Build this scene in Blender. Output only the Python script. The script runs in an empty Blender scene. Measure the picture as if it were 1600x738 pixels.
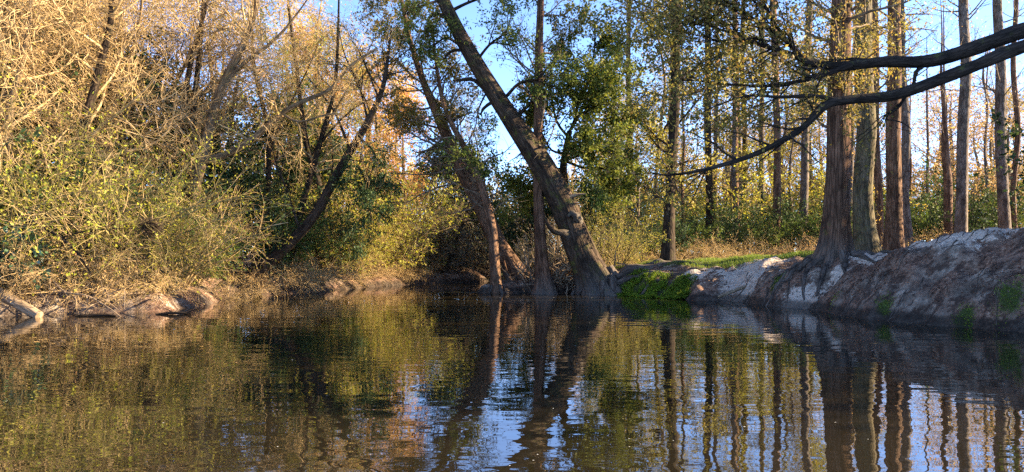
import bpy, math, random
import numpy as np
from math import radians, pi
from mathutils import Vector

# ------------------------------------------------------------------ camera, sky, sun, exposure
SC = bpy.context.scene
COL = SC.collection
F, HX, HY, EYE = 1164.0, 800.0, 395.0, 1.5        # photo focal length (px), centre column, horizon row, eye height (m)
cam_d = bpy.data.cameras.new('camera')
cam = bpy.data.objects.new('camera', cam_d); COL.objects.link(cam); SC.camera = cam
cam.location = (0, 0, EYE); cam.rotation_euler = (radians(90), 0, 0)
cam_d.sensor_width = 36.0; cam_d.lens = 36.0 * F / 1600.0
cam_d.shift_y = (HY - 369.0) / 1600.0
cam_d.clip_start = 0.05; cam_d.clip_end = 2000

SUN_AZ, SUN_EL = 88.0, 22.0                        # degrees right of the view direction, above the horizon
wd = bpy.data.worlds.new('World'); SC.world = wd; wd.use_nodes = True
wn = wd.node_tree.nodes; wl = wd.node_tree.links
sky = wn.new('ShaderNodeTexSky'); sky.sky_type = 'NISHITA'; sky.sun_disc = False
sky.sun_elevation = radians(SUN_EL); sky.sun_rotation = radians(SUN_AZ)
sky.altitude = 2500; sky.air_density = 0.52; sky.dust_density = 0.0; sky.ozone_density = 2.2
bg = wn['Background']; bg.inputs['Strength'].default_value = 0.135
wl.new(sky.outputs[0], bg.inputs['Color'])
sd = bpy.data.lights.new('sun', 'SUN'); sd.energy = 5.0; sd.angle = radians(0.6); sd.color = (1.0, 0.79, 0.50)
so = bpy.data.objects.new('sun', sd); COL.objects.link(so)
_s = Vector((math.sin(radians(SUN_AZ)) * math.cos(radians(SUN_EL)), math.cos(radians(SUN_AZ)) * math.cos(radians(SUN_EL)), math.sin(radians(SUN_EL))))
so.rotation_euler = _s.to_track_quat('Z', 'Y').to_euler(); so.location = (60, 20, 30)
vs = SC.view_settings
vs.view_transform = 'Standard'; vs.look = 'None'; vs.gamma = 1.0; vs.use_curve_mapping = False; vs.exposure = 2.58
SC.render.engine = 'CYCLES'
SC.cycles.max_bounces = 6; SC.cycles.diffuse_bounces = 3; SC.cycles.glossy_bounces = 2; SC.cycles.transmission_bounces = 4
SC.cycles.sample_clamp_indirect = 6.0
SC.cycles.use_denoising = False

# ------------------------------------------------------------------ small helpers
def W(px, py, D):
    return np.array([(px - HX) / F * D, D, EYE + (HY - py) / F * D])
def nrm(v):
    return v / np.maximum(np.linalg.norm(v, axis=-1, keepdims=True), 1e-9)
def smooth(a, b, x):
    t = np.clip((x - a) / (b - a), 0, 1); return t * t * (3 - 2 * t)
def _hash(i, j, k, s):
    h = (i.astype(np.int64) * 374761393 + j.astype(np.int64) * 668265263 + k.astype(np.int64) * 2147483647 + s * 974711) & 0x7fffffff
    h = ((h ^ (h >> 13)) * 1274126177) & 0x7fffffff
    h = ((h ^ (h >> 16)) * 668265263) & 0x7fffffff
    return (h & 0xffffff) / float(0xffffff)
def vnoise(x, y, z=0.0, s=0):
    x, y, z = np.broadcast_arrays(np.asarray(x, float), np.asarray(y, float), np.asarray(z, float))
    i, j, k = np.floor(x), np.floor(y), np.floor(z)
    u, v, w = x - i, y - j, z - k
    u = u * u * (3 - 2 * u); v = v * v * (3 - 2 * v); w = w * w * (3 - 2 * w)
    r = 0
    for a in (0, 1):
        for b in (0, 1):
            for c in (0, 1):
                r = r + _hash(i + a, j + b, k + c, s) * (u if a else 1 - u) * (v if b else 1 - v) * (w if c else 1 - w)
    return r * 2 - 1
def fbm(x, y, z=0.0, s=0, o=4):
    r, a, f = 0, 1.0, 1.0
    for q in range(o):
        r = r + a * vnoise(np.asarray(x) * f, np.asarray(y) * f, np.asarray(z) * f, s + q * 17); a *= 0.5; f *= 2.03
    return r
def catmull(P, n):
    P = np.asarray(P, float)
    Q = np.vstack([2 * P[0] - P[1], P, 2 * P[-1] - P[-2]])
    m = len(P) - 1
    t = np.linspace(0, m, n); i = np.minimum(t.astype(int), m - 1); u = (t - i)[:, None]
    a, b, c, d = Q[i], Q[i + 1], Q[i + 2], Q[i + 3]
    return 0.5 * (2 * b + (c - a) * u + (2 * a - 5 * b + 4 * c - d) * u ** 2 + (3 * b - a - 3 * c + d) * u ** 3)

class MB:
    """collects geometry; build() links it as ONE mesh object"""
    def __init__(s): s.v, s.f, s.t, s.n = [], [], [], 0
    def add(s, v, f, tc=None):
        s.v.append(v); s.f.append(f + s.n); s.t.append(v if tc is None else tc); s.n += len(v)
    def tubes(s, P, R, k=3, prof=None, cap=False):
        P = np.asarray(P, float); R = np.asarray(R, float)
        if P.ndim == 2: P = P[None]; R = R[None]
        m, n, _ = P.shape
        T = nrm(np.gradient(P, axis=1))
        e = nrm(P[:, -1] - P[:, 0])
        ref = np.where(np.abs(e[:, 2:3]) > 0.75, np.array([[1.0, 0.13, 0]]), np.array([[0.05, 0.1, 1.0]]))
        A = nrm(np.cross(T, ref[:, None, :])); B = np.cross(T, A)
        th = np.arange(k) * 2 * pi / k
        rr = R[:, :, None] * np.ones(k)
        if prof is not None: rr = rr * prof
        V = P[:, :, None, :] + A[:, :, None, :] * (rr * np.cos(th))[..., None] + B[:, :, None, :] * (rr * np.sin(th))[..., None]
        L = np.concatenate([np.zeros((m, 1)), np.cumsum(np.linalg.norm(np.diff(P, axis=1), axis=2), axis=1)], 1)
        off = (np.arange(m) * 1.37)[:, None, None]
        TC = np.stack([R[:, :, None] * np.cos(th) + off, R[:, :, None] * np.sin(th) + 0 * off, np.repeat(L[:, :, None], k, 2)], -1)
        i = np.arange(m)[:, None, None] * n * k; r = np.arange(n - 1)[None, :, None] * k; c = np.arange(k)[None, None, :]
        c2 = (c + 1) % k
        Fq = np.stack([i + r + c, i + r + c2, i + r + k + c2, i + r + k + c], -1).reshape(-1, 4)
        s.add(V.reshape(-1, 3), Fq, TC.reshape(-1, 3))
        if cap and k >= 4:
            for base in ((n - 1) * k, 0):
                ids = base + np.arange(k)
                cv = V.reshape(-1, 3)[ids].mean(0)[None]
                st = s.n
                s.add(np.vstack([V.reshape(-1, 3)[ids], cv]), np.stack([np.arange(k), (np.arange(k) + 1) % k, np.full(k, k), np.full(k, k)], -1))
    def leaves(s, C, A, Bv, L, Wd, bend=0.0):
        """rhombic leaves: centre-base C, long axis A, side axis Bv"""
        n = len(C); L = np.broadcast_to(L, (n,))[:, None]; Wd = np.broadcast_to(Wd, (n,))[:, None]
        N = np.cross(A, Bv)
        v = np.stack([C, C + A * L * 0.45 + Bv * Wd + N * L * bend, C + A * L, C + A * L * 0.45 - Bv * Wd + N * L * bend], 1)
        s.add(v.reshape(-1, 3), (np.arange(n)[:, None] * 4 + np.arange(4)[None, :]))
    def build(s, name, mat, parent=None, smooth_=True, org=None, attrs=None):
        V = np.concatenate(s.v).astype(np.float32); Fa = np.concatenate(s.f).astype(np.int32); TC = np.concatenate(s.t).astype(np.float32)
        if org is not None: V = V - np.asarray(org, np.float32)
        me = bpy.data.meshes.new(name)
        tri = Fa[:, 3] == Fa[:, 2]
        nl = np.where(tri, 3, 4)
        me.vertices.add(len(V)); me.vertices.foreach_set('co', V.ravel())
        keep = np.ones_like(Fa, bool); keep[tri, 3] = False
        loops = Fa[keep]
        me.loops.add(len(loops)); me.loops.foreach_set('vertex_index', loops)
        me.polygons.add(len(Fa)); st = np.concatenate([[0], np.cumsum(nl)[:-1]]).astype(np.int32)
        me.polygons.foreach_set('loop_start', st)
        me.polygons.foreach_set('use_smooth', np.full(len(Fa), smooth_, bool))
        a = me.attributes.new('tc', 'FLOAT_VECTOR', 'POINT'); a.data.foreach_set('vector', TC.ravel())
        if attrs:
            for k_, arr in attrs.items():
                a = me.attributes.new(k_, 'FLOAT', 'POINT'); a.data.foreach_set('value', np.asarray(arr, np.float32).ravel())
        me.update(calc_edges=True)
        me.materials.append(mat)
        o = bpy.data.objects.new(name, me); COL.objects.link(o)
        if name in ('twigs', 'foliage', 'branch', 'stems'): o['kind'] = 'stuff'      # hundreds of thin pieces
        if parent is not None: o.parent = parent
        return o

def tag(o, label=None, cat=None, group=None, kind=None):
    if label: o['label'] = label
    if cat: o['category'] = cat
    if group: o['group'] = group
    if kind: o['kind'] = kind
    return o
def thing(name, loc, label, cat, group=None):
    o = bpy.data.objects.new(name, None); COL.objects.link(o); o.location = [float(q) for q in loc]; o.empty_display_size = 0.2
    return tag(o, label, cat, group)
def copy_tree(src, loc, rz=0.0, sc=1.0, label=None, group=None):
    r = src.copy(); COL.objects.link(r)
    r.location = [float(q) for q in loc]; r.rotation_euler = (0, 0, rz); r.scale = (sc, sc, sc) if np.isscalar(sc) else sc
    if label: r['label'] = label
    if group: r['group'] = group
    for ch in src.children:
        c = ch.copy(); COL.objects.link(c); c.parent = r
        for g in ch.children:
            d = g.copy(); COL.objects.link(d); d.parent = c
    return r

# ------------------------------------------------------------------ materials
def mat_base(name):
    m = bpy.data.materials.new(name); m.use_nodes = True
    nt = m.node_tree; nt.nodes.clear()
    out = nt.nodes.new('ShaderNodeOutputMaterial')
    return m, nt, out
def N(nt, t, **kw):
    n = nt.nodes.new(t)
    for k, v in kw.items():
        if k in n.inputs.keys(): n.inputs[k].default_value = v
        else: setattr(n, k, v)
    return n
def ramp(nt, fac, stops):
    r = nt.nodes.new('ShaderNodeValToRGB'); e = r.color_ramp.elements
    while len(e) < len(stops): e.new(0.5)
    for q, (p, c) in enumerate(stops):
        e[q].position = p; e[q].color = (*c, 1) if len(c) == 3 else c
    nt.links.new(fac, r.inputs[0]); return r.outputs[0]
def mixc(nt, fac, a, b, mode='MIX'):
    m = nt.nodes.new('ShaderNodeMix'); m.data_type = 'RGBA'; m.blend_type = mode
    for sock, val in ((m.inputs[0], fac), (m.inputs[6], a), (m.inputs[7], b)):
        if isinstance(val, (int, float)): sock.default_value = val
        elif isinstance(val, tuple): sock.default_value = (*val, 1)
        else: nt.links.new(val, sock)
    return m.outputs[2]
def math_(nt, op, a, b=None):
    m = nt.nodes.new('ShaderNodeMath'); m.operation = op
    for q, val in enumerate((a, b)):
        if val is None: continue
        if isinstance(val, (int, float)): m.inputs[q].default_value = val
        else: nt.links.new(val, m.inputs[q])
    return m.outputs[0]
def attr(nt, name):
    return N(nt, 'ShaderNodeAttribute', attribute_name=name)

def leaf_mat(name, cols, trans=0.42, rough=0.55, clump=0.6, spec=0.2):
    m, nt, out = mat_base(name)
    geo = N(nt, 'ShaderNodeNewGeometry')
    c = ramp(nt, geo.outputs['Random Per Island'], [(q / max(1, len(cols) - 1), cc) for q, cc in enumerate(cols)])
    tcn = attr(nt, 'tc')
    nz = N(nt, 'ShaderNodeTexNoise', Scale=clump, Detail=2.0); nt.links.new(tcn.outputs['Vector'], nz.inputs['Vector'])
    oi = N(nt, 'ShaderNodeObjectInfo')
    v = math_(nt, 'ADD', math_(nt, 'MULTIPLY', nz.outputs[0], 0.9), math_(nt, 'MULTIPLY', oi.outputs['Random'], 0.3))
    hs = N(nt, 'ShaderNodeHueSaturation'); nt.links.new(c, hs.inputs['Color']); nt.links.new(math_(nt, 'ADD', v, 0.4), hs.inputs['Value'])
    hs.inputs['Saturation'].default_value = 1.0
    nt.links.new(math_(nt, 'ADD', math_(nt, 'MULTIPLY', oi.outputs['Random'], 0.03), 0.485), hs.inputs['Hue'])
    p = N(nt, 'ShaderNodeBsdfPrincipled', Roughness=rough); p.inputs['Specular IOR Level'].default_value = spec
    nt.links.new(hs.outputs[0], p.inputs['Base Color'])
    tr = N(nt, 'ShaderNodeBsdfTranslucent')
    tcol = mixc(nt, 0.5, hs.outputs[0], (1.0, 0.9, 0.35), 'MULTIPLY')
    hs2 = N(nt, 'ShaderNodeHueSaturation', Value=1.5); nt.links.new(tcol, hs2.inputs['Color'])
    nt.links.new(hs2.outputs[0], tr.inputs['Color'])
    mx = N(nt, 'ShaderNodeMixShader'); mx.inputs[0].default_value = trans
    nt.links.new(p.outputs[0], mx.inputs[1]); nt.links.new(tr.outputs[0], mx.inputs[2]); nt.links.new(mx.outputs[0], out.inputs[0])
    return m

def bark_mat(name, dark, light, moss=0.0, mosscol=(0.10, 0.11, 0.02), scale=9.0, stretch=0.16, bump=0.5, silt=0.0):
    m, nt, out = mat_base(name)
    tcn = attr(nt, 'tc')
    mp = N(nt, 'ShaderNodeMapping'); mp.inputs['Scale'].default_value = (1, 1, stretch); nt.links.new(tcn.outputs['Vector'], mp.inputs['Vector'])
    n1 = N(nt, 'ShaderNodeTexNoise', Scale=scale, Detail=6.0, Roughness=0.62); nt.links.new(mp.outputs[0], n1.inputs['Vector'])
    n2 = N(nt, 'ShaderNodeTexNoise', Scale=1.7, Detail=4.0); nt.links.new(tcn.outputs['Vector'], n2.inputs['Vector'])
    vo = N(nt, 'ShaderNodeTexVoronoi', Scale=scale * 1.6, feature='DISTANCE_TO_EDGE'); nt.links.new(mp.outputs[0], vo.inputs['Vector'])
    c = ramp(nt, n1.outputs[0], [(0.3, dark), (0.52, tuple(0.5 * (a + b) for a, b in zip(dark, light))), (0.72, light)])
    crack = ramp(nt, vo.outputs[0], [(0.0, (0.35, 0.33, 0.3)), (0.16, (1, 1, 1))])
    c = mixc(nt, 0.8, c, crack, 'MULTIPLY')
    patch = ramp(nt, n2.outputs[0], [(0.35, (0.62, 0.6, 0.58)), (0.65, (1.15, 1.12, 1.1))])
    c = mixc(nt, 1.0, c, patch, 'MULTIPLY')
    if moss > 0:
        n3 = N(nt, 'ShaderNodeTexNoise', Scale=3.2, Detail=5.0, Roughness=0.7); nt.links.new(tcn.outputs['Vector'], n3.inputs['Vector'])
        mk = ramp(nt, n3.outputs[0], [(0.62 - 0.25 * moss, (0, 0, 0)), (0.75 - 0.2 * moss, (1, 1, 1))])
        mk2 = N(nt, 'ShaderNodeRGBToBW'); nt.links.new(mk, mk2.inputs[0])
        c = mixc(nt, math_(nt, 'MULTIPLY', mk2.outputs[0], min(0.85, 0.4 + moss * 0.5)), c, mosscol)
    if silt > 0:                                   # grey flood-silt stain on the lowest part of the stem
        sp = N(nt, 'ShaderNodeSeparateXYZ'); nt.links.new(tcn.outputs['Vector'], sp.inputs[0])
        zz = math_(nt, 'ADD', sp.outputs[2], math_(nt, 'MULTIPLY', n2.outputs[0], 0.9))
        mk = ramp(nt, zz, [(0.0, (1, 1, 1)), (0.99, (0, 0, 0))])
        mr = N(nt, 'ShaderNodeMapRange'); mr.inputs[1].default_value = silt * 1.7; mr.inputs[2].default_value = silt * 0.6; nt.links.new(zz, mr.inputs[0])
        c = mixc(nt, math_(nt, 'MULTIPLY', mr.outputs[0], 0.55), c, (0.16, 0.14, 0.12))
    p = N(nt, 'ShaderNodeBsdfPrincipled', Roughness=0.9); p.inputs['Specular IOR Level'].default_value = 0.15
    nt.links.new(c, p.inputs['Base Color'])
    h = math_(nt, 'ADD', math_(nt, 'MULTIPLY', n1.outputs[0], 1.0), math_(nt, 'MULTIPLY', crack, 0.6))
    b = N(nt, 'ShaderNodeBump', Strength=bump, Distance=0.05); nt.links.new(h, b.inputs['Height']); nt.links.new(b.outputs[0], p.inputs['Normal'])
    nt.links.new(p.outputs[0], out.inputs[0])
    return m

M = {}
M['bark_lean'] = bark_mat('bark_leaning_trunk', (0.022, 0.015, 0.011), (0.115, 0.08, 0.056), moss=0.35, silt=1.0, bump=0.8)
M['bark_cypress'] = bark_mat('bark_cypress', (0.05, 0.026, 0.016), (0.24, 0.135, 0.085), moss=0.12, silt=0.9, bump=0.8, stretch=0.09)
M['bark_red'] = bark_mat('bark_reddish', (0.07, 0.038, 0.024), (0.28, 0.17, 0.11), moss=0.05, bump=0.6)
M['bark_grey'] = bark_mat('bark_grey', (0.075, 0.058, 0.048), (0.26, 0.21, 0.175), moss=0.1, bump=0.5, scale=7, stretch=0.3)
M['bark_moss'] = bark_mat('bark_mossy', (0.06, 0.05, 0.03), (0.22, 0.18, 0.12), moss=0.55, mosscol=(0.125, 0.105, 0.04), bump=0.5)
M['bark_dark'] = bark_mat('bark_dark', (0.018, 0.013, 0.010), (0.085, 0.06, 0.042), moss=0.15, bump=0.6)
M['bark_limb'] = bark_mat('bark_dark_limb', (0.012, 0.010, 0.009), (0.055, 0.042, 0.034), moss=0.1, bump=0.5, scale=14)
M['bark_tan'] = bark_mat('bark_tan', (0.10, 0.068, 0.04), (0.34, 0.25, 0.15), moss=0.3, mosscol=(0.16, 0.13, 0.045), bump=0.4)
M['twig_gold'] = bark_mat('twig_golden', (0.42, 0.29, 0.13), (0.66, 0.49, 0.27), bump=0.1, scale=3, stretch=0.5)
M['twig_grey'] = bark_mat('twig_grey', (0.14, 0.105, 0.075), (0.30, 0.235, 0.17), bump=0.1, scale=3, stretch=0.5)
M['twig_dark'] = bark_mat('twig_dark', (0.03, 0.022, 0.016), (0.10, 0.072, 0.05), bump=0.1, scale=3, stretch=0.5)
M['twig_olive'] = bark_mat('twig_olive', (0.22, 0.18, 0.07), (0.42, 0.34, 0.15), bump=0.1, scale=3, stretch=0.5)
M['deadwood'] = bark_mat('bleached_deadwood', (0.20, 0.14, 0.09), (0.52, 0.40, 0.27), bump=0.4, scale=6)
M['root'] = bark_mat('root_bark', (0.055, 0.043, 0.036), (0.20, 0.165, 0.14), moss=0.1, bump=0.5)
M['wetwood'] = bark_mat('wet_wood', (0.012, 0.009, 0.007), (0.05, 0.036, 0.026), bump=0.4)
M['leaf_willow'] = leaf_mat('leaf_yellow_green', [(0.29, 0.28, 0.028), (0.35, 0.32, 0.04), (0.20, 0.25, 0.03), (0.42, 0.32, 0.08)], trans=0.45)
M['leaf_tan'] = leaf_mat('leaf_tan', [(0.40, 0.25, 0.10), (0.46, 0.32, 0.14), (0.33, 0.25, 0.09), (0.38, 0.20, 0.09)], trans=0.4)
M['leaf_gold'] = leaf_mat('leaf_gold', [(0.42, 0.28, 0.07), (0.36, 0.28, 0.07), (0.46, 0.26, 0.08), (0.30, 0.27, 0.06)], trans=0.45)
M['leaf_dark'] = leaf_mat('leaf_dark_green', [(0.022, 0.045, 0.018), (0.04, 0.075, 0.022), (0.055, 0.085, 0.025), (0.03, 0.055, 0.03)], trans=0.25, rough=0.6)
M['leaf_mid'] = leaf_mat('leaf_mid_green', [(0.05, 0.09, 0.02), (0.085, 0.125, 0.025), (0.12, 0.15, 0.03), (0.07, 0.10, 0.03)], trans=0.3, rough=.65, spec=.12)
M['leaf_fresh'] = leaf_mat('leaf_fresh_green', [(0.07, 0.115, 0.022), (0.11, 0.155, 0.028), (0.17, 0.19, 0.035), (0.09, 0.12, 0.03)], trans=0.4)
M['leaf_olive'] = leaf_mat('leaf_olive_yellow', [(0.17, 0.15, 0.035), (0.24, 0.20, 0.045), (0.13, 0.13, 0.03), (0.26, 0.16, 0.06)], trans=0.42)
M['leaf_rust'] = leaf_mat('leaf_rust', [(0.16, 0.09, 0.035), (0.24, 0.15, 0.05), (0.12, 0.10, 0.03), (0.22, 0.19, 0.05)], trans=0.4)
M['leaf_orange'] = leaf_mat('leaf_orange', [(0.44, 0.21, 0.06), (0.50, 0.30, 0.09), (0.38, 0.20, 0.07), (0.45, 0.33, 0.08)], trans=0.45)
M['leaf_blue'] = leaf_mat('leaf_blue_green', [(0.025, 0.06, 0.04), (0.045, 0.09, 0.05), (0.06, 0.11, 0.035), (0.03, 0.07, 0.05)], trans=0.2, rough=0.25, spec=0.5)
M['leaf_grey'] = leaf_mat('leaf_grey_mauve', [(0.10, 0.085, 0.07), (0.14, 0.11, 0.085), (0.09, 0.09, 0.055), (0.08, 0.10, 0.06)], trans=0.3)
M['leaf_far'] = leaf_mat('leaf_far', [(0.26, 0.19, 0.09), (0.20, 0.17, 0.06), (0.30, 0.22, 0.11), (0.14, 0.15, 0.05)], trans=0.35, clump=.12)
M['grass'] = leaf_mat('grass_green', [(0.08, 0.13, 0.02), (0.13, 0.18, 0.03), (0.17, 0.19, 0.04)], trans=0.35)
M['moss'] = leaf_mat('moss_green', [(0.09, 0.15, 0.012), (0.15, 0.23, 0.016), (0.22, 0.28, 0.025), (0.06, 0.09, 0.012)], trans=0.3)
M['litter'] = leaf_mat('fallen_leaf', [(0.13, 0.06, 0.035), (0.20, 0.11, 0.065), (0.08, 0.045, 0.03), (0.28, 0.19, 0.13)], trans=0.1, rough=0.7)

# ------------------------------------------------------------------ the lie of the land
RIV = np.array([(-17, -30), (-15.0, 2), (-13.6, 12), (-12.4, 17.6), (-10.6, 18.4), (-8.7, 19.1), (-8.9, 21.5), (-9.5, 24.6), (-8.3, 26.4), (-7.4, 29), (-5.9, 33.2),
                (-4.9, 35.2), (-3.2, 36.6), (-1.5, 38.0), (0.5, 43), (4, 51), (10, 61), (26, 76), (60, 95),
                (64, 88), (30, 69), (14, 54.5), (8.2, 46.5), (4.8, 39), (2.2, 34), (0.3, 31.2), (-1.0, 29.6), (-1.15, 27.9), (-0.3, 27.5), (0.6, 28.2), (1.4, 27.45), (2.6, 27.6), (3.4, 26.7), (4.4, 25.6), (5.7, 23.6),
                (6.5, 23.1), (7.1, 22.4), (7.15, 20.9), (7.7, 19.9), (7.9, 18.2), (8.35, 16.2), (9.5, 14.2), (10.4, 11), (11.2, 4), (13, -30)], float)
def river_d(x, y):
    x = np.asarray(x, float); y = np.asarray(y, float)
    best = np.full(x.shape, 1e9); ins = np.zeros(x.shape, bool)
    n = len(RIV)
    for q in range(n):
        ax, ay = RIV[q]; bx, by = RIV[(q + 1) % n]
        dx, dy = bx - ax, by - ay
        t = np.clip(((x - ax) * dx + (y - ay) * dy) / (dx * dx + dy * dy), 0, 1)
        best = np.minimum(best, np.hypot(x - ax - t * dx, y - ay - t * dy))
        if ay != by:
            c = ((ay > y) != (by > y)) & (x < dx * (y - ay) / dy + ax); ins ^= c
    return np.where(ins, -best, best)
# x, y, level of the ground back from the edge, width over which the bank climbs
LEV = np.array([(3.2, 29, .85, .9), (5, 26.5, 1.0, 1.0), (6.5, 25, 1.1, 1.6), (8, 23.3, 1.2, 2.0), (8.6, 21.4, 1.28, 1.7), (9.6, 19.5, 1.6, 1.8), (11, 17.5, 2.05, 2.3), (12.3, 15.2, 2.35, 2.6),
                (14, 12, 2.4, 2.6), (14, 4, 2.2, 3), (14, 22, 1.75, 2), (12, 26, 1.35, 2), (20, 30, 1.4, 2), (10, 32, 1.1, 1.5), (8, 40, 1.0, 2), (30, 50, 1.2, 3), (20, 15, 2.2, 3), (35, 20, 1.8, 3), (0.2, 29.5, .45, .8), (1.5, 30, .6, .8),
                (-9.5, 20.5, .6, 1.0), (-11, 19.5, .62, .8), (-13.5, 19, .8, 1), (-15, 25, .9, 1.5), (-11, 27, .8, 1.2), (-9, 32, .7, 1.2), (-6, 38, .8, 1.5), (-2, 42, .8, 1.5), (-20, 10, 1, 2), (-25, 40, 1.2, 3), (5, 70, 1.2, 3), (-20, 80, 1.5, 3)], float)
GUL = [(np.array([7.3, 20.15]), np.array([8.4, 19.85]), .42, .33), (np.array([8.4, 19.85]), np.array([9.5, 19.5]), .38, .36), (np.array([6.7, 23.0]), np.array([7.5, 24.4]), .26, .45)]
def H(x, y, detail=True):
    x = np.asarray(x, float); y = np.asarray(y, float)
    d = river_d(x, y) + np.where(x < -6, 0.13, 0.22) * fbm(x * 0.9, y * 0.9, 0, 5, 3)
    ws = 0; lev = 0; wid = 0
    for (lx, ly, l, w) in LEV:
        k = 1 / ((x - lx) ** 2 + (y - ly) ** 2 + 0.6) ** 1.6
        ws = ws + k; lev = lev + k * l; wid = wid + k * w
    lev = lev / ws; wid = wid / ws
    z = np.where(d > 0, lev * (1 - np.exp(-np.maximum(d, 0) / wid * 1.7)) + 0.05 * np.minimum(np.maximum(d, 0) / 0.15, 1), np.maximum(-1.0, d * 0.8) + 0.05 * np.exp(np.minimum(d, 0) * 8))
    land = np.clip(d / 1.2, 0, 1)
    z = z + land * (0.16 * fbm(x * .35, y * .35, 0, 1, 3) + 0.08 * fbm(x * 1.3, y * 1.3, 0, 2, 3) * np.where(x < -6, .25, 1.0))
    for a, b, dep, wd_ in GUL:
        ab = b - a; t = np.clip(((x - a[0]) * ab[0] + (y - a[1]) * ab[1]) / (ab @ ab), 0, 1)
        dd = np.hypot(x - a[0] - t * ab[0], y - a[1] - t * ab[1])
        z = z - dep * np.exp(-(dd / wd_) ** 2) * land ** 0.5
    if detail:
        near = np.exp(-((np.hypot(x, y) - 17) / 14) ** 2) * (x > 2)
        z = z + np.clip(d / 0.4, 0, 1) * near * (0.085 * fbm(x * 4.1, y * 4.1, 0, 3, 3) + 0.13 * np.abs(fbm(x * 2.2 + y * .6, y * 1.1, 0, 9, 2)) * np.exp(-np.maximum(d, 0) / 4))
    return z
def blob(x, y, pts):
    r = 0
    for (bx, by, br) in pts: r = np.maximum(r, np.exp(-(((x - bx) / br) ** 2 + ((y - by) / br) ** 2)))
    return r

def axis(segs):
    out = []
    for a, b, st in segs: out.append(np.arange(a, b, st))
    return np.concatenate(out + [[segs[-1][1]]])
gx = axis([(-160, -40, 6), (-40, -16, 1.0), (-16, 3, .15), (3, 15, .075), (15, 24, .3), (24, 50, 1.2), (50, 160, 6)])
gy = axis([(-40, 4, 2.5), (4, 12.5, .4), (12.5, 29, .085), (29, 45, .3), (45, 80, 1.2), (80, 260, 8)])
X, Y = np.meshgrid(gx, gy, indexing='ij')
Z = H(X, Y)
nx, ny = X.shape
DR = river_d(X, Y)
gi = np.arange(nx * ny).reshape(nx, ny)
gf = np.stack([gi[:-1, :-1], gi[1:, :-1], gi[1:, 1:], gi[:-1, 1:]], -1).reshape(-1, 4)
sand = np.maximum(blob(X, Y, [(7.5, 23.9, 1.0), (8.2, 24.4, .9), (7.1, 23.1, .7), (8.0, 19.95, .4), (8.8, 19.75, .4), (9.5, 19.6, .45), (9.3, 21.0, .5), (9.9, 20.6, .8), (10.6, 19.6, .9), (11.4, 18.8, .9), (12.2, 18.2, 1.1), (13.4, 17.6, 1.3), (15, 17, 1.5), (7.6, 20.1, .45), (10.4, 17.2, .7), (6.2, 25.0, .6), (8.9, 22.2, .8), (11.2, 17.0, .6), (9.9, 18.1, .4)]),
                  blob(X, Y, [(-9.2, 19.6, .9), (-10.4, 19.2, .7), (-11.6, 18.8, .7), (-12.8, 18.4, .6)]) * 0.36)
grass = np.clip(blob(X, Y, [(4.8, 27.8, 1.6), (6.3, 27.2, 1.8), (8, 26.4, 1.7), (9.5, 25.5, 1.5), (11, 25, 1.5), (5, 31, 2), (9, 29, 2.5)]), 0, 1) * smooth(1.6, 2.6, DR + 0.5 * fbm(X, Y, 0, 31, 2))
mossm = np.maximum(blob(X, Y, [(4.0, 26.0, .8), (4.7, 25.1, .7), (5.3, 24.3, .7)]) , blob(X, Y, [(8.35, 16.7, .26), (9.1, 15.0, .3), (9.75, 14.6, .36), (7.6, 21.3, .3)]) * 0.7)
wet = smooth(0.42, 0.0, Z) * np.where(X < -7, .45, 1.0)
g = MB(); g.add(np.stack([X, Y, Z], -1).reshape(-1, 3), gf)

m, nt, out = mat_base('forest_ground')
pos = N(nt, 'ShaderNodeNewGeometry').outputs['Position']
def noise(sc, det=5.0, rough=0.6, vec=None):
    n_ = N(nt, 'ShaderNodeTexNoise', Scale=sc, Detail=det, Roughness=rough); nt.links.new(vec or pos, n_.inputs['Vector']); return n_.outputs[0]
n_big, n_mid, n_fine = noise(0.8), noise(3.5), noise(16.0, 6.0, 0.7)
lit = ramp(nt, n_fine, [(0.30, (0.045, 0.025, 0.017)), (0.43, (0.16, 0.085, 0.055)), (0.56, (0.26, 0.155, 0.105)), (0.70, (0.46, 0.34, 0.25))])
soil = ramp(nt, n_mid, [(0.32, (0.06, 0.042, 0.031)), (0.5, (0.19, 0.142, 0.108)), (0.68, (0.40, 0.32, 0.25))])
c = mixc(nt, ramp(nt, n_big, [(0.42, (0, 0, 0)), (0.58, (1, 1, 1))]), lit, soil)
sandc = ramp(nt, n_fine, [(0.28, (0.24, 0.175, 0.13)), (0.45, (0.52, 0.42, 0.335)), (0.7, (0.66, 0.56, 0.46))])
def mask(nm, amt=0.55, lo=0.42, hi=0.58):
    f = math_(nt, 'ADD', attr(nt, nm).outputs['Fac'], math_(nt, 'MULTIPLY', math_(nt, 'SUBTRACT', math_(nt, 'ADD', math_(nt, 'MULTIPLY', n_mid, 0.6), math_(nt, 'MULTIPLY', n_fine, 0.4)), 0.5), amt * 2))
    mr_ = N(nt, 'ShaderNodeMapRange'); mr_.interpolation_type = 'SMOOTHSTEP'; mr_.inputs[1].default_value = lo; mr_.inputs[2].default_value = hi; nt.links.new(f, mr_.inputs[0]); return mr_.outputs[0]
c = mixc(nt, mask('sand', 1.1, 0.36, 0.52), c, sandc)
mpl = N(nt, 'ShaderNodeMapping'); mpl.inputs['Scale'].default_value = (1.0, 2.4, 1.6); mpl.inputs['Rotation'].default_value = (0, 0, 0.5); nt.links.new(pos, mpl.inputs['Vector'])
n_drk = noise(1.9, 9.0, 0.72, mpl.outputs[0])
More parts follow.
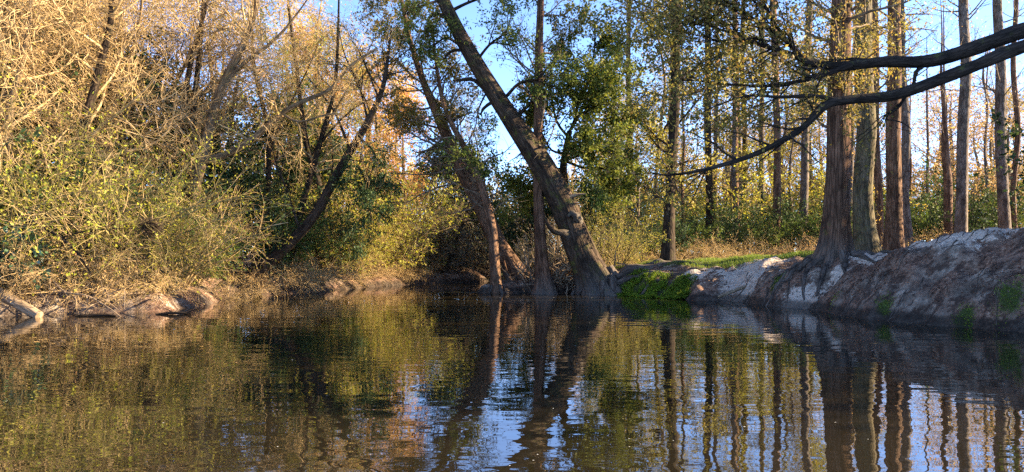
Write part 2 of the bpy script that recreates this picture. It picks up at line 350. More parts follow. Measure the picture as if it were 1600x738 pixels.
c = mixc(nt, math_(nt, 'MULTIPLY', ramp(nt, n_drk, [(0.50, (0, 0, 0)), (0.56, (1, 1, 1))]), math_(nt, 'SUBTRACT', 0.85, math_(nt, 'MULTIPLY', attr(nt, 'sand').outputs['Fac'], 0.8))), c, ramp(nt, n_fine, [(0.35, (0.025, 0.016, 0.012)), (0.6, (0.075, 0.042, 0.03)), (0.75, (0.19, 0.12, 0.085))]))
c = mixc(nt, mask('grass', 0.5, 0.3, 0.55), c, ramp(nt, n_fine, [(0.3, (0.035, 0.055, 0.012)), (0.6, (0.10, 0.13, 0.028)), (0.8, (0.16, 0.14, 0.05))]))
c = mixc(nt, mask('moss', 0.6, 0.4, 0.6), c, ramp(nt, n_fine, [(0.3, (0.03, 0.038, 0.012)), (0.6, (0.07, 0.085, 0.022)), (0.8, (0.12, 0.125, 0.04))]))
c = mixc(nt, math_(nt, 'MULTIPLY', mask('wet', 0.3, 0.3, 0.7), 0.75), c, (0.022, 0.018, 0.014))
p = N(nt, 'ShaderNodeBsdfPrincipled', Roughness=0.92); p.inputs['Specular IOR Level'].default_value = 0.2
nt.links.new(c, p.inputs['Base Color'])
b1 = N(nt, 'ShaderNodeBump', Strength=0.9, Distance=0.06); nt.links.new(math_(nt, 'ADD', n_fine, math_(nt, 'MULTIPLY', n_mid, 1.5)), b1.inputs['Height']); nt.links.new(b1.outputs[0], p.inputs['Normal'])
nt.links.new(p.outputs[0], out.inputs[0]); M['ground'] = m
tag(g.build('ground', M['ground'], attrs=dict(sand=sand, grass=grass, moss=mossm, wet=wet)), kind='structure')

# water: one sheet, brown tannin body with a mirror surface; ripples are fine relief
m, nt, out = mat_base('river_water')
pos = N(nt, 'ShaderNodeNewGeometry').outputs['Position']
def wnoise(sc, sx, sy, det=3.0, rot=0.0):
    mp = N(nt, 'ShaderNodeMapping'); mp.inputs['Scale'].default_value = (sx, sy, 1); mp.inputs['Rotation'].default_value = (0, 0, rot); nt.links.new(pos, mp.inputs['Vector'])
    n_ = N(nt, 'ShaderNodeTexNoise', Scale=sc, Detail=det, Roughness=0.55); nt.links.new(mp.outputs[0], n_.inputs['Vector']); return n_.outputs[0]
swell, rip, fine, calm = wnoise(0.9, 0.55, 1.0, 2.0), wnoise(3.0, 0.55, 1.0, 1.5, 0.2), wnoise(8.5, 0.6, 1.0, 1.0, -0.25), wnoise(0.22, 0.5, 1.6, 3.0)
amp = ramp(nt, calm, [(0.38, (0.2, 0.2, 0.2)), (0.66, (1, 1, 1))])
sx = N(nt, 'ShaderNodeSeparateXYZ'); nt.links.new(pos, sx.inputs[0])
def gauss(cx, cy, rx, ry):                          # riffles where the current breaks round the roots
    a = math_(nt, 'POWER', math_(nt, 'DIVIDE', math_(nt, 'SUBTRACT', sx.outputs[0], cx), rx), 2.0)
    b = math_(nt, 'POWER', math_(nt, 'DIVIDE', math_(nt, 'SUBTRACT', sx.outputs[1], cy), ry), 2.0)
    return math_(nt, 'EXPONENT', math_(nt, 'MULTIPLY', math_(nt, 'ADD', a, b), -1.0))
rif = math_(nt, 'ADD', gauss(-1.9, 28.5, 1.2, 0.8), math_(nt, 'MULTIPLY', gauss(8.0, 12.6, 2.0, 0.5), 0.25))
h = math_(nt, 'ADD', math_(nt, 'MULTIPLY', swell, 0.007), math_(nt, 'MULTIPLY', math_(nt, 'ADD', math_(nt, 'MULTIPLY', rip, 0.0075), math_(nt, 'MULTIPLY', fine, 0.0014)), math_(nt, 'ADD', amp, math_(nt, 'MULTIPLY', rif, 14.0))))
bw = N(nt, 'ShaderNodeBump', Strength=1.0, Distance=1.0); nt.links.new(h, bw.inputs['Height'])
p = N(nt, 'ShaderNodeBsdfPrincipled', Roughness=0.0, IOR=1.95)
p.inputs['Base Color'].default_value = (0.014, 0.011, 0.006, 1); p.inputs['Specular IOR Level'].default_value = 0.75
nt.links.new(bw.outputs[0], p.inputs['Normal']); nt.links.new(p.outputs[0], out.inputs[0]); M['water'] = m
wtr = MB(); wx = axis([(-40, 80, 4)]); wy = axis([(-35, 100, 4)])
WX, WY = np.meshgrid(wx, wy, indexing='ij'); a_, b_ = WX.shape; gi = np.arange(a_ * b_).reshape(a_, b_)
wtr.add(np.stack([WX, WY, 0 * WX], -1).reshape(-1, 3), np.stack([gi[:-1, :-1], gi[1:, :-1], gi[1:, 1:], gi[:-1, 1:]], -1).reshape(-1, 4))
tag(wtr.build('river_water', M['water']), kind='structure')

# ------------------------------------------------------------------ growing plants
def spawn(rng, P, R, cnt, t0=0.3, t1=1.0, ang=50, angv=15, ln=1.0, lnv=0.3, shape=None, rr=0.5, rmin=0.004, npts=6, wander=0.12, trop=0.0, tropv=None, power=1.0, rmax=None):
    """children on parents P (m,n,3); returns child polylines and radii"""
    m, n, _ = P.shape
    cnt_i = np.maximum(0, np.round(np.broadcast_to(cnt, (m,)) * (0.75 + 0.5 * rng.random(m)))).astype(int)
    idx = np.repeat(np.arange(m), cnt_i); k = len(idx)
    t = t0 + (t1 - t0) * rng.random(k) ** power
    f = t * (n - 1); i = np.minimum(f.astype(int), n - 2); u = (f - i)[:, None]
    p0 = P[idx, i] * (1 - u) + P[idx, i + 1] * u
    tan = nrm(P[idx, i + 1] - P[idx, i])
    r0 = R[idx, i] * (1 - u[:, 0]) + R[idx, i + 1] * u[:, 0]
    q = nrm(np.cross(tan, nrm(rng.normal(size=(k, 3)))))
    a = np.radians(ang + angv * rng.normal(size=k))[:, None]
    d = nrm(tan * np.cos(a) + q * np.sin(a))
    L = ln * (1 + lnv * (rng.random(k) * 2 - 1))
    if shape is not None: L = L * shape(t)
    ra = np.maximum(r0 * rr, rmin)
    if rmax is not None: ra = np.minimum(ra, rmax)
    pts = [p0]; tv = np.array([0, 0, trop]) if tropv is None else np.asarray(tropv, float)
    for s_ in range(npts - 1):
        d = nrm(d + wander * rng.normal(size=(k, 3)) + tv)
        pts.append(pts[-1] + d * (L / (npts - 1))[:, None])
    Pc = np.stack(pts, 1)
    Rc = ra[:, None] * np.linspace(1, 0.3, npts)[None, :]
    return Pc, np.maximum(Rc, rmin * 0.6)
def put_leaves(mb, rng, P, per, size, wr=0.28, spread=0.06, sv=0.4, t0=0.15, droop=0.2, along=0.8, bend=0.08):
    m, n, _ = P.shape
    idx = np.repeat(np.arange(m), np.maximum(0, np.floor(per + rng.random(m)).astype(int))); k = len(idx)
    if k == 0: return
    t = t0 + (1 - t0) * rng.random(k); f = t * (n - 1); i = np.minimum(f.astype(int), n - 2); u = (f - i)[:, None]
    p0 = P[idx, i] * (1 - u) + P[idx, i + 1] * u + rng.normal(size=(k, 3)) * spread
    tan = nrm(P[idx, i + 1] - P[idx, i])
    A = nrm(tan * along + nrm(rng.normal(size=(k, 3))) + np.array([0, 0, -droop]))
    Bv = nrm(np.cross(A, nrm(rng.normal(size=(k, 3)))))
    L = size * (1 + sv * (rng.random(k) * 2 - 1))
    mb.leaves(p0, A, Bv, L, L * wr, bend)
def trunk_prof(rng, n, k, amp=0.10, flare=None, flutes=7, seed=0, hts=None):
    th = np.arange(k) * 2 * pi / k; s = np.linspace(0, 1, n)[:, None]
    hz = (hts if hts is not None else s[:, 0] * 10)[:, None]
    pr = 1 + amp * fbm(np.cos(th)[None, :] * 1.3 + seed, np.sin(th)[None, :] * 1.3, hz * 0.35, seed, 3) + amp * 0.8 * vnoise(np.cos(th)[None, :] * 4 + 9, np.sin(th)[None, :] * 4, hz * 0.22, seed + 3)
    if flare:
        f, decay, fl = flare
        wv = np.abs(np.cos(flutes * 0.5 * th + rng.random() * 6 + 0.5 * np.sin(2 * th + seed)))[None, :] ** 0.8
        e = np.exp(-hz / decay)
        pr = pr + f * e * (1 - fl + fl * 2 * (wv - 0.5)) + 0.12 * (wv - 0.6) * np.exp(-hz / (decay * 3.5)) * (fl > 0.2)
    return pr[None]
def add_trunk(mb, rng, pts, rad, n=60, k=24, amp=0.10, flare=None, flutes=7, seed=0):
    pts = np.asarray(pts, float)
    P = catmull(pts, n); R = np.interp(np.linspace(0, 1, n), np.linspace(0, 1, len(rad)), rad)
    hts = np.concatenate([[0], np.cumsum(np.linalg.norm(np.diff(P, axis=0), axis=1))])
    mb.tubes(P, R, k, trunk_prof(rng, n, k, amp, flare, flutes, seed, hts))
    return P[None], R[None]

# ================================================================== hero trees of the middle
def grow(mbw, rng, P, R, levels, k_list=(6, 4, 3, 3)):
    out_ = []
    for q, lv in enumerate(levels):
        lv = dict(lv); P, R = spawn(rng, P, R, lv.pop('cnt'), **lv)
        mbw[min(q, len(mbw) - 1)].tubes(P, R, k_list[q]); out_.append((P, R))
    return out_

def px_path(pts, D, dz=0):
    return [W(a, b, (D if len(c_) == 0 else c_[0])) for a, b, *c_ in pts]

# A: the great leaning trunk
rng = np.random.default_rng(11)
base = np.array([3.15, 27.0, 0.15])
A_pts = px_path([(936, 468), (930, 448), (915, 410), (900, 372), (880, 320), (842, 252), (792, 176), (742, 96), (706, 30), (672, -50), (650, -120), (640, -190)], 27.0)
T = thing('leaning_tree', base, 'thick dark trunk leaning far over the river with flared roots gripping the bank', 'tree')
mb = MB(); P, R = add_trunk(mb, rng, A_pts, [0.80, 0.64, 0.53, 0.50, 0.47, 0.42, 0.35, 0.30, 0.25, 0.19, 0.12, 0.06], n=110, k=36, amp=0.10, flare=(0.55, 0.55, 0.6), flutes=9, seed=4)
tr = mb.build('trunk', M['bark_lean'], T, org=base)
# knob and broken stubs on the trunk
def stub(parent, pts, rad, mat, name='broken_branch', org=base, k=8, n=10):
    b_ = MB(); Pq = catmull(np.asarray(pts), n); Rq = np.interp(np.linspace(0, 1, n), np.linspace(0, 1, len(rad)), rad)
    b_.tubes(Pq, Rq, k, 1 + 0.22 * rng.normal(size=(1, n, k)), cap=True); return b_.build(name, mat, parent, org=org)
stub(T, px_path([(905, 378), (885, 366, 26.6), (868, 362, 26.4), (856, 350, 26.3), (850, 334, 26.3)], 27), [.22, .17, .11, .07, .03], M['bark_lean'])
stub(T, px_path([(905, 350), (900, 338, 26.5), (892, 334, 26.45), (888, 340, 26.4)], 26.8), [.16, .14, .10, .05], M['bark_lean'])
stub(T, px_path([(770, 150), (742, 126), (722, 125), (708, 127)], 27), [.11, .08, .06, .03], M['bark_dark'])
stub(T, px_path([(790, 172), (772, 160), (758, 168), (750, 180)], 26.9), [.09, .07, .05, .03], M['bark_dark'])
stub(T, px_path([(738, 90), (718, 78), (700, 84), (690, 100), (676, 108)], 26.9), [.09, .06, .045, .03, .02], M['bark_dark'])
stub(T, px_path([(700, 28), (680, 22), (670, 30), (668, 60)], 26.9), [.08, .06, .04, .02], M['bark_dark'])
stub(T, px_path([(868, 318), (890, 308), (902, 304), (916, 303)], 26.7), [.09, .07, .05, .02], M['deadwood'])
# limbs with evergreen sprays
wood = MB(); fine_ = MB(); lv = MB()
def limbs(list_px, D, rads, n=14, k=6, wood=wood):
    Ps, Rs = [], []
    for pts, r in zip(list_px, rads):
        Pq = catmull(np.asarray(px_path(pts, D)), n); Rq = np.linspace(r, r * 0.25, n)
        Ps.append(Pq); Rs.append(Rq)
    Ps, Rs = np.stack(Ps), np.stack(Rs); wood.tubes(Ps, Rs, k); return Ps, Rs
LP, LR = limbs([[(792, 150, 27), (812, 130, 26.5), (842, 122, 26), (860, 98, 25.8)], [(800, 190, 27), (830, 160, 27.6), (850, 140, 28), (880, 130, 28.2)], [(745, 95, 27), (765, 70, 26.5), (790, 50, 26.2), (800, 20, 26)],
                 [(730, 80, 27), (700, 60, 26.6), (680, 70, 26.2), (660, 90, 26)], [(700, 20, 27), (730, 5, 27), (770, -10, 27), (800, -30, 27)], [(690, 0, 27), (660, 10, 26.5), (645, 30, 26.2), (630, 60, 26)],
                 [(765, 135, 27), (748, 170, 26.6), (742, 200, 26.5), (725, 230, 26.4)], [(660, -80, 27), (700, -90, 27), (740, -70, 27), (770, -60, 27)], [(655, -100, 27), (620, -80, 27), (600, -40, 27), (590, 10, 27)]],
                27, [.07, .08, .06, .06, .07, .06, .04, .06, .06])
L1 = spawn(rng, LP, LR, 9, t0=.25, ang=48, ln=1.1, rr=.55, npts=6, wander=.15, trop=.02); wood.tubes(*L1, 4)
L2 = spawn(rng, *L1, 8, t0=.2, ang=45, ln=.55, rr=.5, rmin=.006, npts=4, wander=.15, trop=-.03); fine_.tubes(*L2, 3)
put_leaves(lv, rng, L2[0], 16, 0.11, wr=.22, spread=.06)
wood.build('branch', M['bark_dark'], T, org=base); fine_.build('twigs', M['twig_dark'], T, org=base)
tag(lv.build('foliage', M['leaf_mid'], T, org=base), kind=None)

def root_path(x0, y0, ang, L, rng, n=18, r0=0.12, lift=0.35, wob=0.35, start_z=None):
    a = radians(ang); pts = []; x, y = x0, y0
    for q in range(n):
        pts.append((x, y)); a += wob * rng.normal() * 0.35; x += math.cos(a) * L / (n - 1); y += math.sin(a) * L / (n - 1)
    pts = np.array(pts); R_ = r0 * np.linspace(1, 0.18, n) * (1 + .12 * rng.normal(size=n))
    z = np.maximum(H(pts[:, 0], pts[:, 1]), -0.15) + R_ * lift * np.linspace(1, .2, n)
    if start_z is not None: z[:4] = np.maximum(z[:4], start_z * np.array([1, .62, .33, .12]))
    return np.column_stack([pts, z]), R_
def roots(T, org, mat, specs, rng, k=8):
    for (x, y, ang, L, r0, sz) in specs:
        Pq, Rq = root_path(x, y, ang, L, rng, r0=r0, start_z=sz); Pq = catmull(Pq, 30); Rq = np.interp(np.linspace(0, 1, 30), np.linspace(0, 1, len(Rq)), Rq)
        b_ = MB(); b_.tubes(Pq, np.abs(Rq), k); b_.build('root', mat, T, org=org)
roots(T, base, M['root'], [(3.5, 26.9, -8, 4.2, .19, 1.0), (3.5, 26.7, -22, 3.6, .15, .7), (3.5, 26.6, -38, 2.6, .13, .6), (3.6, 27.2, 10, 3.8, .16, .9), (2.7, 26.7, 200, 1.5, .11, .6), (2.7, 26.6, 225, 1.2, .10, .6),
                             (2.9, 26.5, 250, .8, .10, .5), (3.2, 26.4, 280, .7, .12, .5), (3.5, 26.4, 310, 1.0, .12, .6), (2.5, 27.0, 170, 1.7, .09, .5), (3.6, 26.9, -15, 5.2, .10, .6)], rng)

# B: second leaning tree, lit along its upper side
rng = np.random.default_rng(12)
base = np.array([0.45, 29.0, 0.2])
T = thing('leaning_tree', base, 'slimmer leaning tree with sunlit upper side, crossing behind the upright stem in the water', 'tree')
mb = MB(); P, R = add_trunk(mb, rng, px_path([(826, 462), (816, 440), (800, 415), (776, 378), (748, 318), (716, 255), (684, 180), (662, 130), (640, 60), (622, -30), (610, -120)], 29), [.55, .42, .37, .34, .31, .27, .20, .13, .09, .06, .03], n=90, k=24, flare=(.4, .5, .4), seed=8)
mb.build('trunk', M['bark_red'], T, org=base)
wood = MB(); fine_ = MB(); lv = MB()
L1 = spawn(rng, P, R, 34, t0=.42, ang=62, ln=2.2, rr=.28, npts=8, wander=.17, trop=.03, rmax=.05); wood.tubes(*L1, 5)
L2 = spawn(rng, *L1, 9, t0=.2, ang=48, ln=.9, rr=.5, rmin=.007, npts=5, wander=.18); wood.tubes(*L2, 3)
L3 = spawn(rng, *L2, 6, t0=.2, ang=45, ln=.45, rr=.5, rmin=.005, npts=4, wander=.15, trop=-.04); fine_.tubes(*L3, 3)
top = L3[0][L3[0][:, 0, 2] > 6.2]
put_leaves(lv, rng, top, 15, .11, wr=.22); put_leaves(lv, rng, L3[0], .7, .08, wr=.25)
wood.build('branch', M['twig_grey'], T, org=base); fine_.build('twigs', M['twig_grey'], T, org=base); lv.build('foliage', M['leaf_olive'], T, org=base)
roots(T, base, M['root'], [(.7, 28.7, 300, 1.1, .1, .5), (.2, 28.7, 230, .9, .1, .5), (.8, 29.0, 0, 1.2, .12, .5)], rng)

# B2: upright stem standing in the water that bends away above
rng = np.random.default_rng(13)
base = np.array([-0.6, 27.6, -0.2])
T = thing('flooded_tree', base, 'reddish grey stem rising straight from the water then bending left above', 'tree')
mb = MB(); P, R = add_trunk(mb, rng, px_path([(776, 470), (775, 455), (773, 420), (771, 375), (766, 340), (752, 290), (728, 235), (704, 190), (690, 150), (680, 90), (676, 40)], 27.6), [.27, .23, .20, .19, .175, .15, .125, .10, .08, .05, .03], n=80, k=18, flare=(.3, .35, .4), flutes=6, seed=14)
mb.build('trunk', M['bark_red'], T, org=base)
wood = MB(); fine_ = MB()
L1 = spawn(rng, P, R, 22, t0=.4, ang=60, ln=1.8, rr=.35, npts=7, wander=.2, trop=.0, rmax=.035); wood.tubes(*L1, 4)
L2 = spawn(rng, *L1, 8, t0=.2, ang=48, ln=.7, rr=.5, rmin=.006, npts=5, wander=.2); fine_.tubes(*L2, 3)
wood.build('branch', M['twig_grey'], T, org=base); fine_.build('twigs', M['twig_grey'], T, org=base)
roots(T, base, M['root'], [(-.75, 27.4, 200, .5, .07, .3), (-.45, 27.4, 330, .5, .07, .3)], rng)

# C: upright buttressed cypress at the water's edge
rng = np.random.default_rng(15)
base = np.array([1.2, 27.1, -0.1])
T = thing('cypress_tree', base, 'straight slender cypress with fluted grey buttress base, between the two leaning trunks', 'tree')
mb = MB(); P, R = add_trunk(mb, rng, px_path([(851, 470), (850, 445), (846, 410), (842, 340), (840, 250), (842, 150), (843, 60), (846, -40), (846, -140), (846, -240)], 27.1), [.34, .30, .235, .20, .18, .16, .14, .11, .08, .03], n=110, k=30, flare=(.85, .42, .55), flutes=8, seed=21)
mb.build('trunk', M['bark_cypress'], T, org=base)
wood = MB(); fine_ = MB(); lv = MB()
L1 = spawn(rng, P, R, 30, t0=.45, ang=68, ln=2.0, rr=.25, npts=7, wander=.13, trop=.05, rmax=.05); wood.tubes(*L1, 4)
L2 = spawn(rng, *L1, 9, t0=.2, ang=48, ln=.8, rr=.5, rmin=.006, npts=5, wander=.15); fine_.tubes(*L2, 3)
put_leaves(lv, rng, L2[0], 6, .09, wr=.2, spread=.08)
wood.build('branch', M['twig_grey'], T, org=base); fine_.build('twigs', M['twig_grey'], T, org=base); lv.build('foliage', M['leaf_rust'], T, org=base)

# the green bushy evergreen behind the leaning trunk
rng = np.random.default_rng(16)
base = np.array([2.6, 29.2, 0.5])
T = thing('evergreen_tree', base, 'dense green evergreen with forked stem behind the great leaning trunk', 'tree')
wood = MB(); fine_ = MB(); lv = MB()
add_trunk(wood, rng, px_path([(898, 440), (888, 340), (880, 270), (884, 235), (890, 205)], 29.2), [.2, .16, .14, .12, .10], n=40, k=14, seed=31)
wood.build('trunk', M['bark_dark'], T, org=base)
wood = MB()
LP, LR = limbs([[(890, 205), (905, 180), (918, 150), (926, 100), (930, 60), (928, 30)], [(888, 215), (870, 190), (862, 150), (860, 110), (870, 80), (880, 60)], [(905, 182), (935, 160), (955, 130), (962, 100), (965, 80), (970, 60)],
                [(882, 235), (915, 225), (945, 215), (965, 200), (978, 190), (990, 185)], [(880, 250), (910, 262), (935, 262), (955, 270), (970, 280), (985, 282)], [(882, 240), (862, 235), (850, 215), (842, 195), (835, 180), (830, 160)],
                [(880, 265), (860, 262), (845, 270), (838, 285), (830, 295), (822, 300)], [(893, 200, 29.2), (900, 180, 28.2), (905, 160, 27.8), (915, 140, 27.6), (925, 120, 27.5), (935, 100, 27.4)], [(885, 230, 29.2), (905, 220, 30), (930, 190, 30.6), (950, 170, 31), (960, 150, 31), (965, 120, 31)],
                [(884, 250, 29), (900, 245, 28.2), (925, 240, 27.8), (940, 235, 27.6), (955, 240, 27.5), (965, 250, 27.4)]], 29.2, [.07, .06, .06, .06, .06, .05, .04, .06, .05, .05], n=16, wood=wood)
L1 = spawn(rng, LP, LR, 21, t0=.15, ang=52, ln=1.1, rr=.5, npts=5, wander=.14, trop=.05); wood.tubes(*L1, 4)
L2 = spawn(rng, *L1, 8, t0=.15, ang=45, ln=.5, rr=.5, rmin=.005, npts=4, wander=.12); fine_.tubes(*L2, 3)
put_leaves(lv, rng, L2[0], 20, .13, wr=.24, spread=.07)
wood.build('branch', M['bark_dark'], T, org=base); fine_.build('twigs', M['twig_dark'], T, org=base); lv.build('foliage', M['leaf_fresh'], T, org=base)

# brush pile of flood-bleached roots between cypress and leaning trunk
rng = np.random.default_rng(17)
base = np.array([1.95, 28.0, 0.45])
b_ = MB(); k = 170
st = base + rng.normal(size=(k, 3)) * np.array([.75, .35, .25]) + np.array([0, 0, .15])
d = nrm(rng.normal(size=(k, 3)) * np.array([1, .5, .5]) + np.array([0, 0, .25])); L = .5 + 1.1 * rng.random(k)
pts = [st]
for q in range(7):
    d = nrm(d + .22 * rng.normal(size=(k, 3)) + np.array([0, 0, -.03])); pts.append(pts[-1] + d * (L / 7)[:, None])
b_.tubes(np.stack(pts, 1), (.012 + .03 * rng.random(k) ** 2)[:, None] * np.linspace(1, .3, 8), 5)
st = np.array([1.6, 28.2, .5]) + rng.normal(size=(60, 3)) * np.array([.6, .3, .1]); d = nrm(rng.normal(size=(60, 3)) * np.array([.35, .3, .1]) + np.array([0.1, 0, 1])); pts = [st]
for q in range(7):
    d = nrm(d + .1 * rng.normal(size=(60, 3))); pts.append(pts[-1] + d * (.2 + .1 * rng.random(60))[:, None])
b_.tubes(np.stack(pts, 1), (.012 + .012 * rng.random(60))[:, None] * np.linspace(1, .4, 8), 4)
o = b_.build('brush_pile', M['deadwood'], None, org=base); o.location = base
tag(o, 'sunlit tangle of bleached roots and dead branches behind the buttressed cypress', 'brush pile')
# split stumps by the water at B's foot
rng = np.random.default_rng(18)
for q, (pts, r) in enumerate([([(800, 462, 28.2), (796, 440, 28.3), (790, 425, 28.4), (786, 408, 28.4)], .16), ([(788, 461, 28.0), (790, 448, 28.0), (794, 436, 28.0)], .10)]):
    Pq = catmull(np.asarray([W(*a) for a in pts]), 14); b_ = MB(); b_.tubes(Pq, np.linspace(r, r * .45, 14), 12, 1 + .22 * fbm(np.cos(np.arange(12) * pi / 6)[None, None, :] * 2, np.sin(np.arange(12) * pi / 6)[None, None, :] * 2, np.arange(14)[None, :, None] * .2, q, 3), cap=True)
    o = b_.build('tree_stump', M['bark_cypress'], None, org=Pq[0]); o.location = Pq[0]
    tag(o, ['split leaning stump beside the sunlit leaning trunk', 'short knobbly stump at the waterline beside the upright stem'][q], 'stump')

# ================================================================== right bank
# great cypress on the crest
rng = np.random.default_rng(21)
base = np.array([9.2, 21.0, 1.1])
T = thing('cypress_tree', base, 'big red-brown cypress with flaring fluted base on the bank top', 'tree')
mb = MB(); P, R = add_trunk(mb, rng, px_path([(1303, 424), (1304, 408), (1305, 385), (1307, 330), (1310, 250), (1311, 160), (1314, 60), (1316, -60), (1318, -200), (1318, -330)], 21.0), [.52, .47, .40, .345, .315, .295, .27, .22, .15, .05], n=130, k=44, amp=.08, flare=(.62, .5, .55), flutes=9, seed=41)
mb.build('trunk', M['bark_cypress'], T, org=base)
wood = MB(); fine_ = MB(); lv = MB()
L1 = spawn(rng, P, R, 56, t0=.5, t1=.95, ang=70, ln=1.9, rr=.2, npts=7, wander=.14, trop=.02, rmax=.05); wood.tubes(*L1, 4)
L2 = spawn(rng, *L1, 9, t0=.15, ang=48, ln=.75, rr=.5, rmin=.005, npts=5, wander=.15, trop=-.03); fine_.tubes(*L2, 3)
put_leaves(lv, rng, L2[0], 24, .085, wr=.25, spread=.09, droop=.5)
wood.build('branch', M['twig_grey'], T, org=base); fine_.build('twigs', M['twig_olive'], T, org=base); lv.build('foliage', M['leaf_olive'], T, org=base)
roots(T, base, M['root'], [(8.75, 20.8, 185, 1.3, .13, 1.4), (8.85, 20.65, 215, 1.2, .12, 1.35), (9.1, 20.55, 250, 1.0, .12, 1.3), (9.4, 20.55, 290, 1.0, .11, 1.4), (9.6, 20.75, 325, 1.2, .11, 1.5), (8.7, 21.1, 165, 1.7, .12, 1.4), (8.65, 21.25, 148, 1.6, .10, 1.4), (8.2, 21.2, 190, 1.3, .05, None), (8.0, 21.6, 205, 1.2, .045, None), (7.9, 21.0, 215, .9, .04, None)], rng)

# the tall trunks of the right woods: px at base, py at base, px at top of frame, width px (mid), depth, bark, label
RT = [
 (1043, 412, 1060, 17, 28.0, 'bark_dark', 'dark oak trunk with one sunlit edge, standing in the grass', 'oak'),
 (1356, 404, 1346, 28, 24.5, 'bark_moss', 'stout mossy trunk just behind the big red-brown cypress', 'tall'),
 (1396, 396, 1398, 22, 26.5, 'bark_red', 'straight reddish trunk next to the stout mossy one', 'tall'),
 (1421, 392, 1404, 13, 33.0, 'bark_grey', 'pale grey trunk tilting left, beside the straight reddish trunk', 'tall'),
 (1374, 395, 1366, 11, 36.0, 'bark_red', 'slim orange-lit trunk seen between the mossy and reddish trunks', 'vine'),
 (1500, 385, 1507, 16, 32.0, 'bark_grey', 'smooth grey trunk rising alone against open blue sky', 'tall'),
 (1481, 385, 1470, 12, 36.0, 'bark_red', 'short orange-brown snag leaning beside the smooth grey trunk', 'snag'),
 (1572, 380, 1560, 15, 33.0, 'bark_grey', 'grey-brown bare trunk above the sandy crest, with stubby side branches', 'tall'),
 (1588, 378, 1586, 8, 36.0, 'bark_red', 'thin reddish trunk close beside the grey-brown bare trunk on the crest', 'tall'),
 (1252, 396, 1265, 12, 40.0, 'bark_grey', 'pale trunk brightly lit down its right half, left of the big cypress', 'tall'),
 (1213, 398, 1211, 11, 38.0, 'bark_red', 'mauve-brown straight trunk beside the pale half-lit one', 'tall'),
 (1190, 398, 1191, 8, 46.0, 'bark_grey', 'thin grey trunk deep in the woods behind the sand slope', 'tall'),
 (1150, 402, 1149, 9, 41.0, 'bark_red', 'slender trunk glowing orange in sun behind the grassy bank', 'tall'),
 (1164, 400, 1161, 8, 47.0, 'bark_dark', 'dim slender trunk right of the glowing orange one', 'tall'),
 (1109, 404, 1104, 11, 40.0, 'bark_dark', 'dark straight trunk behind the grass, paired with a thinner grey one', 'tall'),
 (1121, 404, 1118, 6, 41.0, 'bark_grey', 'thin grey stem close to the dark straight trunk behind the grass', 'tall'),
 (982, 405, 984, 8, 40.0, 'bark_red', 'slender reddish trunk beyond the root-laced bank, behind the yellow shrub', 'tall'),
]
OAK_T = None
def tall_branches(T, base, P, R, rng, mat_l, mat_t='twig_grey', n1=30, per=2.0, ln=1.6, t0=.3, leafsize=.10):
    wood = MB(); fine_ = MB(); lv = MB()
    L1 = spawn(rng, P, R, n1, t0=t0, ang=72, ln=ln, rr=.2, npts=7, wander=.13, trop=.04, rmax=.045); wood.tubes(*L1, 4)
    L2 = spawn(rng, *L1, 7, t0=.2, ang=48, ln=.8, rr=.5, rmin=.006, npts=4, wander=.16); fine_.tubes(*L2, 3)
    put_leaves(lv, rng, L2[0], per, leafsize, wr=.28, spread=.1)
    # crown above the frame
    top = spawn(rng, P, R, 24, t0=.74, t1=.99, ang=55, ln=2.6, rr=.5, npts=6, wander=.15, trop=.08, rmax=.08); wood.tubes(*top, 4)
    t2 = spawn(rng, *top, 9, t0=.3, ang=45, ln=.9, rr=.5, rmin=.008, npts=4, wander=.15); fine_.tubes(*t2, 3)
    put_leaves(lv, rng, t2[0], 7, .11, wr=.25, spread=.15)
    wood.build('branch', M[mat_t], T, org=base); fine_.build('twigs', M[mat_t], T, org=base); lv.build('foliage', M[mat_l], T, org=base)
